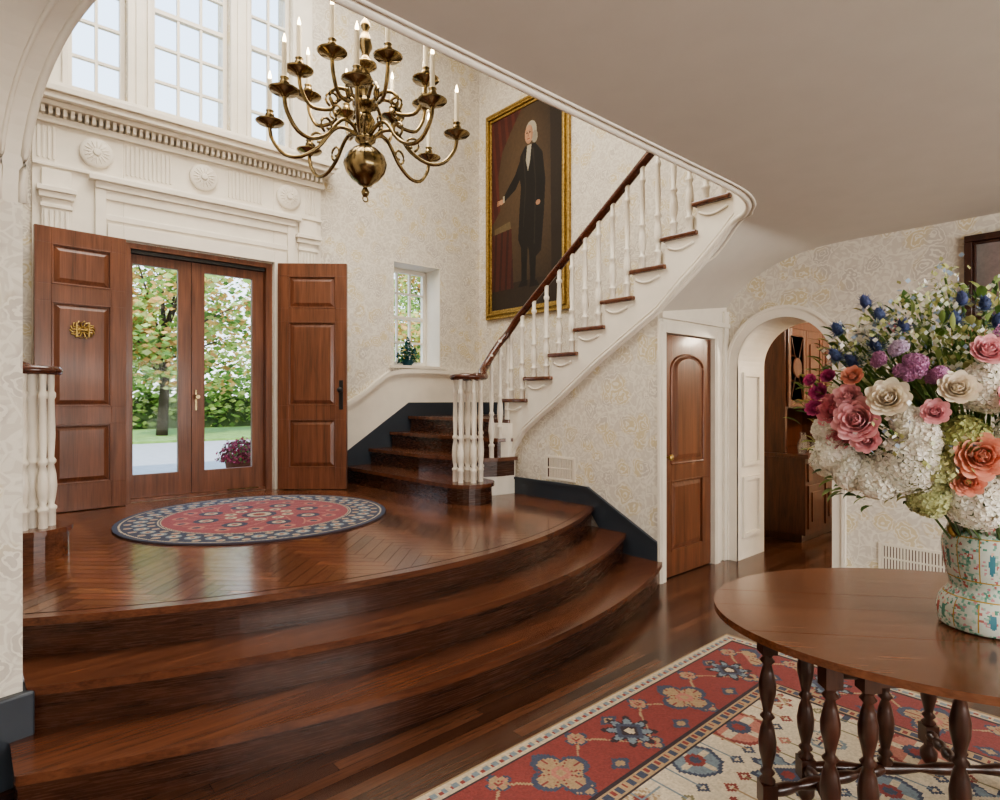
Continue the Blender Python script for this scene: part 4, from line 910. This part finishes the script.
for i in range(16):
    a=random.uniform(0,2*pi); ph=random.uniform(-0.3,1.2); d=FW*abs(math.sin(a))*math.cos(ph)+RT*math.cos(a)*math.cos(ph)+Vector((0,0,math.sin(ph)))
    p=cen+Vector((d.x*0.42,d.y*0.42,d.z*0.38)); 
    if i%2: floretball(p,0.07,random.choice([WH,GN,WH]),120,0.016)
    else: rose(p,d,0.05,random.choice([PK,CO,CR]))
    stems.append(p)
for i in range(2500):
    d=Vector((random.gauss(0,1),random.gauss(0,1),random.gauss(0,1))).normalized(); rr2=random.uniform(0.45,1.04)
    l=d.x*0.52*rr2; dd=d.y*0.36*rr2; z=d.z*0.40*rr2
    p=LD(BC[0]+l,BC[1]+dd,BC[2]-0.02+z)
    if p.z<1.13 : continue
    dv=(p-LD(BC[0],BC[1],1.2)).normalized()+Vector((random.uniform(-.6,.6),random.uniform(-.6,.6),random.uniform(-.5,.4)))
    leafm(p,dv,random.uniform(0.03,0.065),random.uniform(0.007,0.013),jit(random.choice(greens),0.2))
mouth=Vector((vc.x,vc.y,ZTB+0.33))
for p in stems:
    q=mouth+Vector((random.uniform(-.06,.06),random.uniform(-.06,.06),0)); fl_.tube([q-Vector((0,0,0.10)),q.lerp(p,0.5)+Vector((0,0,0.02)),p],0.0035,5,0,hx('5C7A3A'))
for i in range(260):
    t=random.uniform(0,2*pi); q=mouth+Vector((0.11*math.cos(t),0.11*math.sin(t),random.uniform(0.03,0.12))); leafm(q,(math.cos(t),math.sin(t),random.uniform(-0.2,0.9)),random.uniform(0.05,0.1),0.014,jit(random.choice(greens),0.2))
fl_.make('flower_bouquet',['petal'],color=True)
# ---------------------------------------------------------------- exterior
b=B(); b.box(-25,40,YF+0.36,60,0.30,0.36); b.make('ground_drive',['grey'])
b=B(); b.prism([(-25,17.0),(40,17.0),(40,60),(-25,60)],0.36,0.42,0); b.prism([(-25,YF+0.4),(1.0,YF+0.4),(1.6,9.0),(0.5,10.0),(-25,12)],0.36,0.40,0); b.make('ground_lawn',['grass'])
b=B(); b.box(0.6,2.9,YF+0.36,YF+1.0,0.36,0.50); b.make('floor_stoop',['grey'])
def foliage(b,blobs,n,size,cols,zmin=0.43):
    for i in range(n):
        c,r=random.choice(blobs); d=Vector((random.gauss(0,1),random.gauss(0,1),random.gauss(0,1))).normalized(); p=Vector(c)+Vector((d.x*r[0],d.y*r[1],d.z*r[2]))*random.uniform(0.4,1.0)
        if p.z<zmin: p.z=zmin+random.random()*0.1
        a,b_,nn_=frame(Vector((random.gauss(0,1),random.gauss(0,1),random.gauss(0,1)+0.5))); s_=size*random.uniform(0.6,1.3)
        b.add([p+a*s_,p+b_*s_*0.6,p-a*s_,p-b_*s_*0.6],[(0,1,2,3)],0,False,jit(random.choice(cols),0.2))
gc=[hx('B4CA74'),hx('8EAC5C'),hx('CEDA90'),hx('6A8C48')]; oc=[hx('E6BC78'),hx('D4A26A'),hx('EED694'),hx('C6C880')]
bark=hx('5E5044')
b=B(); foliage(b,[((x,24.4,1.5),(1.5,0.7,1.3)) for x in np.arange(-10,26,1.3)],14000,0.14,[hx('8EAC5C'),hx('6E9048'),hx('A8B870')]); b.box(-11,27,24.2,24.6,0.421,1.5,0,hx('5A7040')); b.make('hedge',['leaf'],color=True)
def tree(x,y,h,r,cols,n=4600,sz_=0.12):
    b=B()
    bl_=[((x+random.uniform(-r,r)*0.85,y+random.uniform(-r,r)*0.5,h*random.uniform(0.33,1.0)),(r*0.46,r*0.4,r*0.34)) for _ in range(18)]
    foliage(b,bl_,n,sz_,cols); b.tube([(x,y,0.425),(x+0.1,y,h*0.4),(x,y,h*0.8)],[0.16,0.11,0.04],8,0,bark)
    for c,r_ in bl_: b.tube([(x,y,min(c[2],h*0.7)*0.75),c],[0.05,0.015],5,0,bark)
    b.make('tree',['leaf'],color=True)
tree(4.3,19.5,6,2.4,gc+oc[:2]); tree(-0.8,19.5,7,2.2,gc); tree(9.6,19.7,6,2.4,oc+gc[:2]); tree(14.8,20.3,7,2.1,gc+oc); tree(7.6,30,10,3.6,oc+gc,7000); tree(20,30,8,3.5,gc); tree(-7,30,8,3.5,gc); tree(0.2,30,11,3.4,[hx('B4CA74'),hx('C8D080')]); tree(14,30.5,10,3.3,gc+oc)
b=B(); mumc=Vector((2.36,7.02,0.36+0.40))
for i in range(1500):
    d=Vector((random.gauss(0,1),random.gauss(0,1),abs(random.gauss(0,1)))).normalized(); k_=0.22+0.035*math.sin(d.x*9)*math.cos(d.y*8+d.z*5)+random.uniform(-.03,.03); p=mumc+d*k_; a,b_,nn_=frame(d+Vector((random.uniform(-.5,.5),random.uniform(-.5,.5),random.uniform(-.5,.5)))); s_=0.016
    b.add([p+a*s_,p+b_*s_,p-a*s_,p-b_*s_],[(0,1,2,3)],0,False,jit(random.choice([hx('A8405A'),hx('B85A70'),hx('7A3044'),hx('963A50'),hx('6A7A48')]),0.25))
b.lathe([(0.12,0),(0.15,0.12),(0.17,0.2),(0.18,0.26)],(mumc.x,mumc.y,0.502),20,0,col=hx('8A5A44'))
b.make('potted_chrysanthemum',['leaf'],color=True)
# ---------------------------------------------------------------- lights & world
def area(name,loc,rot,sx,sy,pw,col=(1,0.95,0.88)):
    l=bpy.data.lights.new(name,'AREA'); l.shape='RECTANGLE'; l.size=sx; l.size_y=sy; l.energy=pw; l.color=col
    o=bpy.data.objects.new(name,l); o.location=loc; o.rotation_euler=rot; bpy.context.scene.collection.objects.link(o)
area('light_stairwell',(1.8,3.9,6.35),(0,0,0),3.2,3.0,200,(1,0.95,0.87))
area('light_hall',(1.0,-2.4,2.66),(math.radians(20),0,0),3.0,1.4,60,(1,0.94,0.86))
area('light_back_fill',(1.5,-3.9,1.55),(math.radians(90),0,0),5.4,1.7,190,(1,0.95,0.88))  # unseen fill light added behind the camera to brighten hall and ceiling
def point(name,loc,pw,col,r=0.1):
    l=bpy.data.lights.new(name,'POINT'); l.energy=pw; l.color=col; l.shadow_soft_size=r; o=bpy.data.objects.new(name,l); o.location=loc; bpy.context.scene.collection.objects.link(o)
point('light_pantry',(7.0,1.3,2.3),95,(1,0.85,0.66),0.15)
point('light_chandelier',(CX,CY,4.15),30,(1,0.85,0.65),0.25)
sn=bpy.data.lights.new('sun','SUN'); sn.energy=4.0; sn.angle=0.02; sn.color=(1,0.95,0.84); so=bpy.data.objects.new('sun',sn); so.rotation_euler=(math.radians(45),0,math.radians(-40)); bpy.context.scene.collection.objects.link(so)
wd=bpy.data.worlds.new('sky'); bpy.context.scene.world=wd; wd.use_nodes=True; nt=wd.node_tree; bg=nt.nodes['Background']
tcw=nt.nodes.new('ShaderNodeTexCoord'); sp=nt.nodes.new('ShaderNodeSeparateXYZ'); nt.links.new(tcw.outputs['Generated'],sp.inputs[0])
nt.links.new(ramp(nt,sp.outputs[2],[(0.0,(0.9,0.94,1.0)),(0.35,(0.64,0.8,1.0)),(1.0,(0.4,0.6,1.0))]),bg.inputs[0]); bg.inputs[1].default_value=2.6
# camera
cam=bpy.data.cameras.new('cam'); cam.lens=21.6; cam.sensor_width=36; cam.clip_start=0.02
co=bpy.data.objects.new('camera',cam); co.location=(0,0,1.45); co.rotation_euler=(math.radians(90),0,-math.atan2(0.667,0.745)); bpy.context.scene.collection.objects.link(co)
bpy.context.scene.camera=co
bpy.context.scene.view_settings.exposure=0.3
bpy.context.scene.view_settings.look='AgX - Medium High Contrast'
